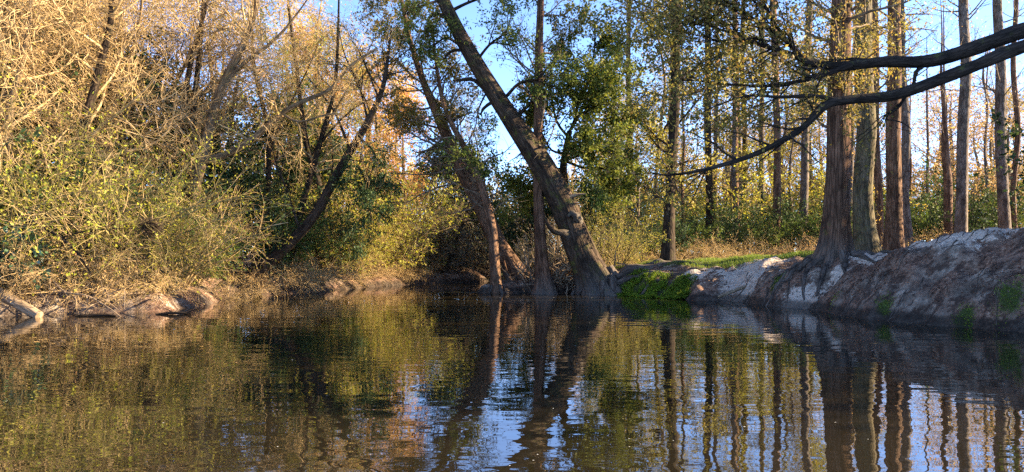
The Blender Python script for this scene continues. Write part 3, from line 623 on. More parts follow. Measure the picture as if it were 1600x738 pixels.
for q, (bx, by, tx, wpx, D, bk, label, kind) in enumerate(RT):
    rng = np.random.default_rng(100 + q)
    x, y = (bx - HX) / F * D, D; gz = float(H(x, y)); base = np.array([x, y, gz])
    zt = EYE + HY / F * D; xt = (tx - HX) / F * D; r = wpx / 2 / F * D
    n_p = 8; top = 1.75 if kind == 'tall' or kind == 'vine' else (1.45 if kind == 'oak' else 1.0)
    zz = np.linspace(gz - .15, gz + (zt - gz) * top, n_p); u = (zz - gz) / (zt - gz)
    pts = np.column_stack([x + (xt - x) * u + .045 * rng.normal(size=n_p) * (u > .15), y + .08 * rng.normal(size=n_p) * (u > .1), zz])
    rad = [r * 1.3, r * 1.05, r, r * .93, r * .84, r * .7, r * .45, r * .12]
    if kind == 'snag': rad = [r * 1.2, r * 1.05, r, r * .9, r * .5, r * .3, r * .2, r * .08]
    T = thing({'oak': 'oak_tree', 'snag': 'dead_tree'}.get(kind, 'tall_tree'), base, label, 'tree')
    mb = MB(); P, R = add_trunk(mb, rng, pts, rad, n=70, k=20, amp=.07, flare=(.5, .35, .3), flutes=6, seed=60 + q)
    mb.build('trunk', M[bk], T, org=base)
    if kind == 'oak':
        wood = MB(); fine_ = MB(); lv = MB()
        L1 = spawn(rng, P, R, 40, t0=.16, ang=68, angv=14, ln=2.3, rr=.3, npts=8, wander=.14, trop=.02, rmax=.06, shape=lambda t: 1.1 - .5 * np.abs(t - .45)); wood.tubes(*L1, 5)
        L2 = spawn(rng, *L1, 8, t0=.2, ang=46, ln=.85, rr=.5, rmin=.006, npts=5, wander=.17); wood.tubes(*L2, 3)
        L3 = spawn(rng, *L2, 4, t0=.2, ang=45, ln=.4, rr=.5, rmin=.005, npts=4, wander=.15); fine_.tubes(*L3, 3)
        put_leaves(lv, rng, L3[0], 11, .105, wr=.3, spread=.06)
        wood.build('branch', M['bark_dark'], T, org=base); fine_.build('twigs', M['twig_dark'], T, org=base); lv.build('foliage', M['leaf_olive'], T, org=base)
    elif kind == 'snag':
        wood = MB(); L1 = spawn(rng, P, R, 12, t0=.4, ang=60, ln=1.3, rr=.4, npts=6, wander=.15, trop=.03, rmax=.03); wood.tubes(*L1, 4)
        L2 = spawn(rng, *L1, 6, t0=.3, ang=45, ln=.5, rr=.5, npts=4); wood.tubes(*L2, 3); wood.build('branch', M['twig_grey'], T, org=base)
    else:
        lm, per, n1, t0 = 'leaf_olive', 2.4, 26, .34
        if bx > 1480: per, n1, t0, lm = .8, 22, .28, 'leaf_tan'
        if kind == 'vine': per, n1, t0, lm = 9, 46, .05, 'leaf_gold'
        if 1340 < bx < 1360: per, n1, t0 = 9, 40, .36
        if 1390 < bx < 1425: per, n1 = 2.0, 26
        if bx < 1130: lm, per, t0 = 'leaf_rust', 3.5, .3
        tall_branches(T, base, P, R, rng, lm, n1=n1, per=per, t0=t0, ln=1.0 if kind == 'vine' else 1.6)

# the oak outside the frame whose long limbs reach in over the river
rng = np.random.default_rng(31)
base = np.array([12.3, 12.6, float(H(12.3, 12.6)) - .1])
T = thing('overhanging_oak', base, 'oak reaching long dark bare limbs low over the water in front of the woods', 'tree')
mb = MB(); P, R = add_trunk(mb, rng, [base, base + [-.05, 0, 1], base + [-.25, -.05, 2.6], base + [-.35, -.1, 4.2], base + [-.1, 0, 6.5], base + [.3, .2, 9], base + [.5, .3, 11]], [.42, .33, .29, .26, .2, .13, .05], n=50, k=22, flare=(.5, .4, .4), seed=77)
mb.build('trunk', M['bark_limb'], T, org=base)
def big_limb(pts, rad, n=40, k=12):
    Pq = catmull(np.asarray(pts), n); Rq = np.interp(np.linspace(0, 1, n), np.linspace(0, 1, len(rad)), rad) * (1 + .06 * vnoise(np.arange(n) * .7, 3.3, 0, 4))
    b_ = MB(); b_.tubes(Pq, Rq, k, 1 + .07 * fbm(np.cos(np.arange(k) * 2 * pi / k)[None, None, :] * 1.5, np.sin(np.arange(k) * 2 * pi / k)[None, None, :] * 1.5, np.arange(n)[None, :, None] * .4, 5, 3))
    b_.build('limb', M['bark_limb'], T, org=base); return Pq, Rq
D0 = 12.0
la = big_limb([(12.05, 12.55, 4.9)] + px_path([(1780, -10), (1690, 22), (1590, 51), (1520, 76), (1450, 96), (1380, 97), (1310, 104), (1255, 97)], D0), [.17, .15, .135, .125, .115, .105, .09, .075, .06])
lb = big_limb([(12.1, 12.4, 4.6)] + px_path([(1760, 10), (1680, 45), (1590, 76), (1500, 112), (1400, 148), (1330, 156), (1290, 165), (1250, 203), (1180, 241), (1110, 263), (1055, 273), (1020, 272)], D0 - .5), [.14, .125, .11, .10, .092, .085, .075, .065, .05, .04, .03, .018, .008], n=56)
lc = big_limb(px_path([(1262, 97), (1235, 85), (1195, 72), (1150, 55), (1110, 42), (1060, 36)], D0), [.055, .045, .035, .025, .015, .007], k=8)
ld = big_limb(px_path([(1330, 102), (1290, 116), (1250, 127), (1200, 134), (1140, 132), (1080, 126), (1040, 130)], D0 - .1), [.05, .04, .033, .026, .018, .011, .005], k=8)
le = big_limb(px_path([(1312, 158), (1270, 150), (1220, 152), (1170, 150), (1120, 165), (1080, 185)], D0 - .5), [.04, .032, .025, .018, .011, .005], k=8)
lf = big_limb(px_path([(1452, 97), (1432, 112), (1427, 132), (1412, 155), (1404, 168), (1388, 180), (1383, 190)], D0), [.035, .032, .028, .025, .02, .015, .01], n=24, k=7)
lg = big_limb(px_path([(1262, 97), (1225, 62), (1185, 35), (1150, 12), (1110, -15)], D0), [.05, .04, .03, .02, .01], k=8)
lh = big_limb(px_path([(1230, 64), (1200, 20), (1190, -20), (1195, -60)], D0), [.03, .025, .018, .01], k=7)
li = big_limb(px_path([(1205, 76), (1180, 60), (1140, 68), (1100, 55), (1060, 20), (1030, 10)], D0 + .2), [.03, .025, .02, .014, .01, .006], k=7)
lj = big_limb(px_path([(1380, 186), (1410, 192), (1425, 205), (1400, 200)], D0), [.012, .01, .007, .004], n=16, k=5)
wood = MB(); fine_ = MB(); lv = MB()
for (Pq, Rq), cnt, t0 in ((la, 6, .75), (lb, 16, .6), (lc, 20, .1), (ld, 18, .15), (le, 14, .2), (lg, 22, .1), (lh, 16, .1), (li, 20, .1), (lf, 4, .5)):
    L1 = spawn(rng, Pq[None], Rq[None], cnt, t0=t0, ang=42, ln=.95, rr=.5, rmax=.02, npts=6, wander=.16, trop=-.01); wood.tubes(*L1, 4)
    L2 = spawn(rng, *L1, 7, t0=.2, ang=44, ln=.42, rr=.5, rmin=.0035, npts=5, wander=.16); fine_.tubes(*L2, 3)
    put_leaves(lv, rng, L2[0], 16 if t0 < .5 else 5, .06, wr=.3, spread=.05)
L1 = spawn(rng, P, R, 26, t0=.45, ang=55, ln=3.0, rr=.4, npts=7, wander=.13, trop=.02, rmax=.1); wood.tubes(*L1, 5)
L2 = spawn(rng, *L1, 8, t0=.3, ang=46, ln=1.2, rr=.5, npts=5, wander=.15); wood.tubes(*L2, 3)
L3 = spawn(rng, *L2, 5, t0=.2, ang=45, ln=.5, rr=.5, rmin=.005, npts=4); fine_.tubes(*L3, 3); put_leaves(lv, rng, L3[0], 14, .10, wr=.3, spread=.05)
wood.build('branch', M['bark_limb'], T, org=base); fine_.build('twigs', M['twig_dark'], T, org=base); lv.build('foliage', M['leaf_olive'], T, org=base)

# ================================================================== prototypes that are copied
def proto_bare(seed, h, name, mat_b, mat_t, leafm, per=.6, lean=(0.12, 0), r=.13, n1=15, leafsize=.06, limb=2.8, droop=.0):
    rng = np.random.default_rng(seed); T = thing(name, (0, 0, 0), '', 'tree')
    pts = [np.array([lean[0] * h * u ** 1.4 + .25 * rng.normal() * u, lean[1] * h * u ** 1.4 + .25 * rng.normal() * u, h * u - .15]) for u in np.linspace(0, 1, 7)]
    mb = MB(); P, R = add_trunk(mb, rng, pts, [r * 1.25, r, r * .9, r * .75, r * .55, r * .35, r * .1], n=34, k=12, flare=(.4, .3, .3), seed=seed); mb.build('trunk', mat_b, T)
    wood, fine_, lv = MB(), MB(), MB()
    L1 = spawn(rng, P, R, n1, t0=.22, ang=52, ln=limb, rr=.5, npts=9, wander=.15, trop=.03, shape=lambda t: 1.25 - .75 * t); wood.tubes(*L1, 5)
    L2 = spawn(rng, *L1, 9, t0=.2, ang=48, ln=limb * .5, rr=.5, rmin=.011, npts=7, wander=.17, trop=-droop); wood.tubes(*L2, 4)
    L3 = spawn(rng, *L2, 6, t0=.15, ang=45, ln=limb * .27, rr=.6, rmin=.009, npts=5, wander=.17, trop=-droop); fine_.tubes(*L3, 3)
    L4 = spawn(rng, *L3, 2.4, t0=.2, ang=42, ln=limb * .15, rr=.7, rmin=.007, npts=3, wander=.15, trop=-droop); fine_.tubes(*L4, 3)
    put_leaves(lv, rng, L4[0], per, leafsize, wr=.3, spread=.05)
    wood.build('branch', mat_t, T); fine_.build('twigs', mat_t, T)
    if per > 0: lv.build('foliage', leafm, T)
    return T
def proto_shrub(seed, h, name, mat_t, leafm, stems=26, per=2.6, leafsize=.075, spread=.9, arch=-.07, cat='shrub', twigs=9, t4=5, wr=.24, tw=.013):
    rng = np.random.default_rng(seed); T = thing(name, (0, 0, 0), '', cat)
    a = rng.random(stems) * 2 * pi; out_ = spread * (.25 + .75 * rng.random(stems))
    st = np.column_stack([.25 * np.cos(a) * rng.random(stems), .25 * np.sin(a) * rng.random(stems), np.full(stems, -.12)])
    d = nrm(np.column_stack([np.cos(a) * out_, np.sin(a) * out_, np.ones(stems)])); L = h * (.65 + .6 * rng.random(stems)); pts = [st]
    for q in range(9):
        d = nrm(d + .09 * rng.normal(size=(stems, 3)) + np.array([0, 0, arch])); pts.append(pts[-1] + d * (L / 9)[:, None])
    P = np.stack(pts, 1); P[:, 1:, 2] = np.maximum(P[:, 1:, 2], .05); R = (tw * (.8 + .7 * rng.random(stems)))[:, None] * np.linspace(1, .3, 10)
    wood, fine_, lv = MB(), MB(), MB(); wood.tubes(P, R, 5)
    L2 = spawn(rng, P, R, twigs, t0=.2, ang=42, ln=h * .33, rr=.55, rmin=.005, npts=6, wander=.15, trop=arch * .6); fine_.tubes(*L2, 3)
    L3 = spawn(rng, *L2, t4, t0=.15, ang=42, ln=h * .14, rr=.6, rmin=.004, npts=4, wander=.14, trop=arch * .4); fine_.tubes(*L3, 3)
    put_leaves(lv, rng, L3[0], per, leafsize, wr=wr, spread=.04)
    wood.build('stems', mat_t, T); fine_.build('twigs', mat_t, T); lv.build('foliage', leafm, T)
    return T
def proto_broad(seed, h, name, mat_b, mat_t, leafm, per=3.0, r=.18, n1=22, leafsize=.2, limb=3.0, t0=.3, wr=.3, conif=False):
    rng = np.random.default_rng(seed); T = thing(name, (0, 0, 0), '', 'tree')
    pts = [np.array([.2 * rng.normal() * u, .2 * rng.normal() * u, h * u - .2]) for u in np.linspace(0, 1, 7)]
    mb = MB(); P, R = add_trunk(mb, rng, pts, [r * 1.2, r, r * .9, r * .75, r * .55, r * .35, r * .1], n=24, k=10, flare=(.3, .3, .2), seed=seed); mb.build('trunk', mat_b, T)
    wood, lv = MB(), MB()
    sh = (lambda t: 1.25 - 1.05 * t) if conif else (lambda t: 1.1 - 1.4 * (t - .55) ** 2 - .3 * t)
    L1 = spawn(rng, P, R, n1, t0=t0, ang=62, ln=limb, rr=.4, npts=7, wander=.14, trop=.04, shape=sh); wood.tubes(*L1, 4)
    L2 = spawn(rng, *L1, 8, t0=.2, ang=50, ln=limb * .42, rr=.5, rmin=.01, npts=5, wander=.17); wood.tubes(*L2, 3)
    L3 = spawn(rng, *L2, 4, t0=.2, ang=48, ln=limb * .2, rr=.5, rmin=.008, npts=3, wander=.17); wood.tubes(*L3, 3)
    put_leaves(lv, rng, L3[0], per, leafsize, wr=wr, spread=.12)
    wood.build('branch', mat_t, T); lv.build('foliage', leafm, T)
    return T

USED = set()
def place(proto, x, y, rz, sc, label, group=None, dz=0.0):
    loc = (x, y, float(H(np.array(x), np.array(y), False)) + dz)
    if proto.name in USED: return copy_tree(proto, loc, rz, sc, label, group)
    USED.add(proto.name)
    proto.location = loc; proto.rotation_euler = (0, 0, rz); proto.scale = (sc, sc, sc) if np.isscalar(sc) else sc
    proto['label'] = label
    if group: proto['group'] = group
    return proto

# ---- left bank: leaning dark tree and hand-drawn stems
rng = np.random.default_rng(51)
base = np.array([-9.3, 26.0, .2])
T = thing('leaning_tree', base, 'dark crooked tree leaning right from a root mass on the sunny far bank', 'tree')
mb = MB(); P, R = add_trunk(mb, rng, px_path([(352, 460), (385, 436), (420, 410), (455, 378), (490, 338), (520, 285), (545, 240), (575, 190), (597, 140), (606, 90), (612, 40)], 26), [.42, .29, .22, .19, .175, .16, .14, .115, .085, .055, .025], n=90, k=20, amp=.12, flare=(.5, .6, .4), seed=52)
mb.build('trunk', M['bark_dark'], T, org=base)
wood, fine_, lv = MB(), MB(), MB()
LP, LR = limbs([[(548, 236), (525, 180), (505, 150), (480, 120)], [(560, 215), (585, 240), (578, 280), (570, 320)], [(575, 190), (560, 130), (540, 90), (530, 50)], [(590, 150), (570, 100), (555, 70), (545, 60)], [(480, 350), (500, 310), (540, 280), (570, 290)],
                [(470, 365), (445, 290), (430, 250), (420, 200)], [(535, 262), (560, 262), (575, 300), (580, 350)]], 26, [.06, .06, .05, .04, .05, .05, .05], wood=wood)
L1 = spawn(rng, LP, LR, 9, t0=.2, ang=48, ln=1.0, rr=.5, npts=6, wander=.16, trop=.0); wood.tubes(*L1, 4)
L2 = spawn(rng, *L1, 8, t0=.2, ang=46, ln=.5, rr=.5, rmin=.006, npts=4, wander=.16, trop=-.06); fine_.tubes(*L2, 3)
U1 = spawn(rng, P, R, 22, t0=.5, ang=42, ln=1.7, rr=.4, npts=7, wander=.17, trop=.05, rmax=.03); wood.tubes(*U1, 4)
U2 = spawn(rng, *U1, 8, t0=.2, ang=45, ln=.7, rr=.5, rmin=.007, npts=5, wander=.17); fine_.tubes(*U2, 3)
dk = L2[0][(L2[0][:, 0, 0] > -6.3) & (L2[0][:, 0, 2] < 6.2)]
put_leaves(lv, rng, dk, 26, .10, wr=.22, spread=.07, droop=.6); put_leaves(lv, rng, L2[0], 1.5, .08)
wood.build('branch', M['bark_dark'], T, org=base); fine_.build('twigs', M['twig_dark'], T, org=base); lv.build('foliage', M['leaf_dark'], T, org=base)
roots(T, base, M['bark_dark'], [(-9.6, 25.7, 250, 1.2, .14, .6), (-9.2, 25.6, 290, 1.3, .12, .6), (-9.9, 25.8, 215, 1.4, .13, .6), (-8.9, 25.7, 330, 1.3, .1, .5)], rng)

def drawn(label, pts, D, r, limbs_px, lrad, seed, bk='bark_dark', tw='twig_gold', leafm='leaf_tan', per=.8, name='bare_tree', n1=16, ln=1.9):
    rng = np.random.default_rng(seed); P0 = px_path(pts, D); b0 = P0[0]; gz = float(H(b0[0], b0[1])); base = np.array([b0[0], b0[1], gz]); P0[0] = base - [0, 0, .15]
    T = thing(name, base, label, 'tree'); mb = MB()
    P, R = add_trunk(mb, rng, P0, list(np.linspace(1.1, .15, len(P0)) ** .8 * r), n=60, k=14, amp=.1, flare=(.3, .3, .3), seed=seed); mb.build('trunk', M[bk], T, org=base)
    wood, fine_, lv = MB(), MB(), MB()
    Ls = [(P, R, n1, .25)]
    for lp, lr in zip(limbs_px, lrad):
        Pq = catmull(np.asarray(px_path(lp, D)), 30); Rq = np.linspace(lr, lr * .25, 30); b_ = MB(); b_.tubes(Pq, Rq, 9); b_.build('limb', M[bk], T, org=base); Ls.append((Pq[None], Rq[None], 9, .2))
    for Pp, Rp, cnt, t0 in Ls:
        L1 = spawn(rng, Pp, Rp, cnt, t0=t0, ang=50, ln=ln, rr=.4, npts=8, wander=.16, trop=.03, rmax=.04); wood.tubes(*L1, 4)
        L2 = spawn(rng, *L1, 9, t0=.2, ang=46, ln=.8, rr=.5, rmin=.006, npts=6, wander=.17); fine_.tubes(*L2, 3)
        L3 = spawn(rng, *L2, 6, t0=.2, ang=44, ln=.36, rr=.6, rmin=.005, npts=4, wander=.15); fine_.tubes(*L3, 3)
        put_leaves(lv, rng, L3[0], per, .065, wr=.3, spread=.05)
    wood.build('branch', M[tw], T, org=base); fine_.build('twigs', M[tw], T, org=base); lv.build('foliage', M[leafm], T, org=base)
drawn('forked bare tree with a thick pale limb arching out over the bank', [(300, 430), (304, 300), (318, 240), (332, 180), (352, 125), (380, 70), (400, 10), (410, -60)], 25, .22,
      [[(322, 252), (360, 238), (400, 213), (440, 178), (475, 158), (515, 140), (545, 105), (590, 75)], [(345, 140), (380, 100), (420, 70), (450, 40), (480, 0)], [(440, 178), (470, 190), (520, 178), (560, 190)]], [.13, .09, .05], 61, bk='bark_tan')
drawn('dark slim bare stem paired with another, left of the forked tree', [(262, 430), (268, 330), (274, 260), (285, 180), (300, 90), (322, 10), (335, -60)], 26, .14, [], [], 62)
drawn('dark slim bare stem against a sky gap, right of its twin', [(284, 430), (286, 330), (292, 260), (302, 170), (312, 80), (318, 0), (320, -60)], 27, .15, [], [], 63)
drawn('slender crooked stem rising behind the leaning dark tree', [(448, 425), (470, 330), (495, 240), (512, 180), (524, 130), (528, 60), (530, -30)], 30, .13, [[(500, 225), (530, 190), (560, 165), (590, 150)]], [.05], 64, leafm='leaf_gold', per=1.5)
drawn('slender upright stem with kinked limbs behind the arching limb', [(425, 430), (418, 320), (420, 240), (414, 180), (400, 120), (394, 60), (400, -40)], 31, .13, [[(418, 250), (440, 190), (480, 110), (500, 60)]], [.05], 65, leafm='leaf_gold', per=1.5)
drawn('twin-limbed slender tree in the golden thicket above the far bank', [(500, 430), (505, 320), (480, 230), (470, 160), (460, 80), (450, 0), (445, -60)], 33, .14, [[(485, 250), (520, 180), (560, 110), (590, 50)]], [.06], 66, leafm='leaf_gold', per=2.0)

# ---- bare golden trees in rows on the left bank
pb = [proto_bare(201, 9.0, 'bare_tree', M['bark_tan'], M['twig_gold'], M['leaf_tan'], per=.7, lean=(.22, -.05), n1=16, droop=.02),
      proto_bare(202, 11.0, 'bare_tree', M['bark_dark'], M['twig_gold'], M['leaf_gold'], per=.8, lean=(.12, -.08), n1=17),
      proto_bare(203, 8.0, 'bare_tree', M['bark_tan'], M['twig_gold'], M['leaf_tan'], per=.5, lean=(.3, -.1), n1=16, limb=3.2, droop=.03)]
rng = np.random.default_rng(71)
GB = 'bare golden trees crowding the left bank'
LB = ['tan-barked bare twiggy tree bowing towards the river from the golden thicket', 'taller dark-trunked bare tree with golden twigs above the thicket', 'low wide-spreading bare tree with long pale drooping limbs in the thicket']
for q, (x, y, sc) in enumerate([(-14.2, 20.6, 1.0), (-12.8, 21.6, 1.05), (-15.6, 22.8, 1.2), (-13.9, 24.4, 1.15), (-16.8, 26, 1.3), (-15.2, 29, 1.3), (-17.5, 19.6, 1.0), (-18.5, 32, 1.4), (-19.5, 24, 1.2)]):
    place(pb[q % 3], x, y, rng.uniform(-.9, .9), sc * rng.uniform(.92, 1.1), LB[q % 3], GB)
# ---- yellow-green thickets at the water
ps = [proto_shrub(211, 3.4, 'willow_shrub', M['twig_olive'], M['leaf_willow'], stems=28, per=3.4, leafsize=.062, tw=.019),
      proto_shrub(212, 2.8, 'willow_shrub', M['twig_gold'], M['leaf_willow'], stems=30, per=1.9, leafsize=.06, spread=1.2, arch=-.1, tw=.02, t4=4),
      proto_shrub(213, 2.2, 'dead_shrub', M['twig_gold'], M['leaf_tan'], stems=30, per=.9, leafsize=.06, spread=1.5, arch=-.12)]
GS = 'yellow-green shrubs along the left bank'; LS = ['leafy upright yellow-green shrub in the sunny thicket above the sandy bank', 'sparser arching shrub with straw-gold stems in the sunny thicket above the sandy bank']
for q, (x, y, sc) in enumerate([(-13.6, 19.3, 1.25), (-12.2, 19.8, 1.2), (-10.9, 20.3, 1.3), (-9.6, 21.3, 1.15), (-14.8, 20.8, 1.4), (-11.4, 21.8, 1.2), (-13.4, 22.4, 1.4), (-15.8, 19.5, 1.3), (-9.4, 20.4, .85)]):
    place(ps[q % 2], x, y, rng.uniform(0, 6), sc, LS[q % 2], GS)
GS2 = 'dry shrubs at the edge of the left bank'; LS2 = 'dry leafless shrub drooping over the sandy left bank'
for q, (x, y, sc) in enumerate([(-11.6, 18.9, .8), (-10.6, 19.1, .75), (-12.6, 18.6, .8), (-9.3, 19.9, .7), (-8.3, 27.2, .75), (-7.6, 29.6, .8), (-8.9, 25.9, .6), (-7.0, 31.0, .6), (-6.4, 33.0, .6), (-5.4, 35.0, .55), (-4.4, 36.3, .5), (-8.1, 28.3, .6), (-13.6, 18.0, .7), (-9.0, 23.6, .6)]):
    place(ps[2], x, y, rng.uniform(0, 6), sc, LS2 if y < 22 else 'dry straw-coloured shrub at the waterline round the foot of the crooked leaning tree' if y < 30.5 else 'small dry shrub at the waterline of the bank before the bend', GS2 if y < 22 else 'dry shrubs round the crooked tree' if y < 30.5 else 'dry shrubs before the bend')
# evergreen shrubs
pe = [proto_shrub(221, 2.6, 'evergreen_shrub', M['twig_dark'], M['leaf_dark'], stems=22, per=8, leafsize=.10, spread=.8, arch=-.03, t4=4, twigs=8),
      proto_shrub(222, 2.2, 'evergreen_shrub', M['twig_dark'], M['leaf_mid'], stems=22, per=7, leafsize=.09, spread=.9, arch=-.03, t4=4, twigs=8),
      proto_shrub(223, 1.5, 'holly_bush', M['twig_dark'], M['leaf_blue'], stems=20, per=5, leafsize=.12, spread=.9, arch=-.03, t4=4, twigs=6, wr=.34)]
place(pe[2], -12.7, 18.3, .4, 1.0, 'glossy blue-green broadleaf bush at the water beside the fallen log', None)
GE = 'dark evergreen shrubs under the left bank trees'; LE = ['very dark evergreen shrub in shade under the golden bare trees', 'mid-green evergreen shrub in shade under the golden bare trees']
for q, (x, y, sc) in enumerate([(-10.4, 24.8, 1.1), (-9.9, 23.0, .9), (-12.0, 20.9, 1.1), (-13.9, 20.2, 1.3), (-15.3, 20.2, 1.5), (-10.6, 21.7, 1.0), (-9.6, 27.4, 1.1), (-8.7, 28.8, 1.0), (-8.4, 31.2, 1.2), (-14.2, 23.4, 1.4), (-12.4, 23.6, 1.2), (-16.6, 21.6, 1.8), (-7.6, 31.8, .8), (-11.2, 28.2, 1.6), (-14.5, 26.5, 1.6), (-10, 30.8, 1.4)]):
    place(pe[q % 2], x, y, rng.uniform(0, 6), sc, LE[q % 2], GE)

# ---- thicket at the far bend
pg = [proto_shrub(231, 3.0, 'grey_shrub', M['twig_grey'], M['leaf_grey'], stems=26, per=3.5, leafsize=.11, spread=1.0, arch=-.06, t4=4),
      proto_shrub(232, 3.2, 'willow_shrub', M['twig_gold'], M['leaf_willow'], stems=30, per=3.2, leafsize=.10, spread=.9, arch=-.05, t4=4)]
GG = 'greyish shrubs round the far bend'; LG = 'greyish twiggy shrub in shade at the far river bend'
for q, (x, y, sc) in enumerate([(-4.2, 37.4, .9), (-2.8, 38.2, 1.0), (-1.2, 39.6, 1.1), (-3.4, 40.5, 1.4), (-.8, 43, 1.5), (-5.4, 36.6, .8), (-2, 45, 1.8), (.4, 46, 1.6), (-5.0, 41, 1.5), (1.9, 31.5, .7), (3, 33.5, 1.0), (1.0, 30.3, .55)]):
    place(pg[0], x, y, rng.uniform(0, 6), sc, LG, GG)
GW = 'golden shrubs on the bank before the bend'; LW = 'golden-green shrub lit by sun on the bank before the bend'
for q, (x, y, sc) in enumerate([(-6.6, 34.0, .8), (-6.9, 32.6, .6), (-7.3, 31.4, .55), (-5.7, 35.3, .7), (-7.4, 35.5, 1.2), (-6.2, 36.5, 1.2), (-7.9, 33, 1.0), (-5.6, 38.5, 1.4), (-8.4, 37.5, 1.6)]):
    place(pg[1], x, y, rng.uniform(0, 6), sc, LW, GW)
# leaning dead trunks at the bend
for q, (pts, r, lab) in enumerate([([(684, 450), (700, 412), (712, 380), (724, 345), (735, 310)], .17, 'dark leaning snag rising from the water at the far bend'), ([(640, 425), (665, 395), (690, 372), (715, 352)], .14, 'fallen dark trunk propped over the thicket at the far bend'), ([(655, 440), (668, 415), (680, 392)], .07, 'short thin dead stem beside the leaning snag at the bend')]):
    rng2 = np.random.default_rng(80 + q); Pq = np.asarray(px_path(pts, 37.5)); base = Pq[0]; T = thing('dead_tree', base, lab, 'dead tree'); mb = MB()
    P, R = add_trunk(mb, rng2, Pq, [r, r * .9, r * .7, r * .4, r * .15][:len(Pq)], n=24, k=10, seed=q); mb.build('trunk', M['bark_dark'], T, org=base)
    wood = MB(); L1 = spawn(rng2, P, R, 12, t0=.3, ang=55, ln=1.6, rr=.35, npts=6, wander=.18, trop=-.02, rmax=.03); wood.tubes(*L1, 4); L2 = spawn(rng2, *L1, 7, t0=.3, ang=45, ln=.6, rr=.5, npts=4, wander=.15); wood.tubes(*L2, 3); wood.build('branch', M['twig_grey'], T, org=base)
# evergreen sprays beyond the bend
pv = [proto_broad(241, 6.5, 'evergreen_tree', M['bark_dark'], M['twig_dark'], M['leaf_dark'], per=9, leafsize=.16, limb=2.0, n1=26, t0=.15),
      proto_broad(242, 13.0, 'tall_tree', M['bark_tan'], M['twig_gold'], M['leaf_gold'], per=4.0, leafsize=.12, limb=3.2, n1=26, t0=.2),
      proto_broad(243, 14.0, 'tall_tree', M['bark_tan'], M['twig_gold'], M['leaf_orange'], per=9, leafsize=.17, limb=3.0, n1=30, t0=.06),
      proto_broad(244, 9.5, 'tall_tree', M['bark_grey'], M['twig_gold'], M['leaf_tan'], per=4.2, leafsize=.12, limb=2.8, n1=24, t0=.2),
      proto_broad(245, 15.0, 'pine_tree', M['bark_grey'], M['twig_olive'], M['leaf_olive'], per=7.0, leafsize=.2, limb=2.6, n1=30, t0=.35, wr=.12),
      proto_broad(246, 12.0, 'tall_tree', M['bark_grey'], M['twig_olive'], M['leaf_willow'], per=6.5, leafsize=.125, limb=3.0, n1=24, t0=.15)]
for (x, y, sc) in [(-1.6, 41, .9), (-3.6, 44, 1.0), (-9.4, 36, .9), (3.6, 36.5, .7), (.9, 37, .8), (6, 42, .8), (-11.5, 38, 1.2)]:
    place(pv[0], x, y, rng.uniform(0, 6), sc, 'dark evergreen tree low in the wood beyond the bend', 'evergreens beyond the bend')
for (x, y, sc) in [(-19, 36, 1.2), (-11, 43, 1.1), (-22, 42, 1.5), (-13, 50, 1.3), (-21, 52, 1.5), (-27, 46, 1.5), (-30, 56, 1.7), (-18, 60, 1.6), (-25, 64, 1.7), (-35, 62, 1.8), (-22, 30, 1.2), (-26, 34, 1.4), (-12, 62, 1.3), (-33, 46, 1.5)]:
    place(pv[1], x, y, rng.uniform(0, 6), sc * rng.uniform(.9, 1.1), 'tall golden-leaved tree in the wood behind the left bank', 'golden trees behind the left bank')
for (x, y, sc) in [(-8.4, 46, .85), (-10.2, 53, 1.0), (-7.6, 52, .8), (-9.2, 60, 1.0), (-12.4, 47, 1.0)]:
    place(pv[2], x, y, rng.uniform(0, 6), sc, 'orange-brown sunlit tree beyond the bend', 'orange trees beyond the bend')
for (x, y, sc) in [(-2.5, 62, .75), (1, 66, .7), (4.5, 60, .8), (8.5, 64, .9), (13, 62, 1.0), (17, 58, 1.0), (21, 64, 1.1), (26, 60, 1.1), (30, 66, 1.1), (35, 60, 1.1), (40, 68, 1.2), (24, 50, .9), (31, 50, 1.0), (37, 50, 1.0), (15, 52, .9), (44, 58, 1.2), (50, 66, 1.3), (-6, 72, 1.0), (12, 76, 1.2), (22, 80, 1.3), (33, 80, 1.4), (46, 80, 1.5), (3, 80, 1.1), (28, 42, .8), (36, 42, .85), (6, 70, .9), (16, 70, 1.0), (26, 72, 1.1), (37, 73, 1.15), (10, 84, 1.2), (41, 52, 1.0), (20, 56, .85), (47, 72, 1.2), (30, 86, 1.3), (54, 76, 1.3)]:
    place(pv[3], x, y, rng.uniform(0, 6), sc * rng.uniform(.9, 1.1) * (1.3 if y > 56 and x > 5 else 1.0), 'tan bare-crowned tree far back in the right woods', 'tan trees far back in the right woods')
for (x, y, sc) in [(10.5, 50, 1.0), (14, 46, .9), (19, 52, 1.0), (7.5, 55, 1.0), (23, 58, 1.0), (41, 62, .85), (29, 62, .9), (-4.5, 66, .9), (-17, 66, 1.3)]:
    place(pv[4], x, y, rng.uniform(0, 6), sc * rng.uniform(.9, 1.1), 'olive pine with a bare lower trunk in the far woods', 'pines in the far woods')
for (x, y, sc) in [(6.2, 37, .65), (9, 42, .75), (12, 40, .8), (16.5, 44, .85), (5, 47, .8), (20, 45, .8), (-9.6, 35.5, .75), (-12, 38.5, .95), (-15, 40, 1.05), (-10.6, 44, 1.0), (-8.2, 40, .7)]:
    place(pv[5], x, y, rng.uniform(0, 6), sc * rng.uniform(.9, 1.1), 'yellow-green leafy tree among the trunks of the right woods' if x > 0 else 'yellow-green leafy tree behind the crooked stems of the left bank', 'yellow-green trees of the right woods' if x > 0 else 'yellow-green trees behind the left bank')
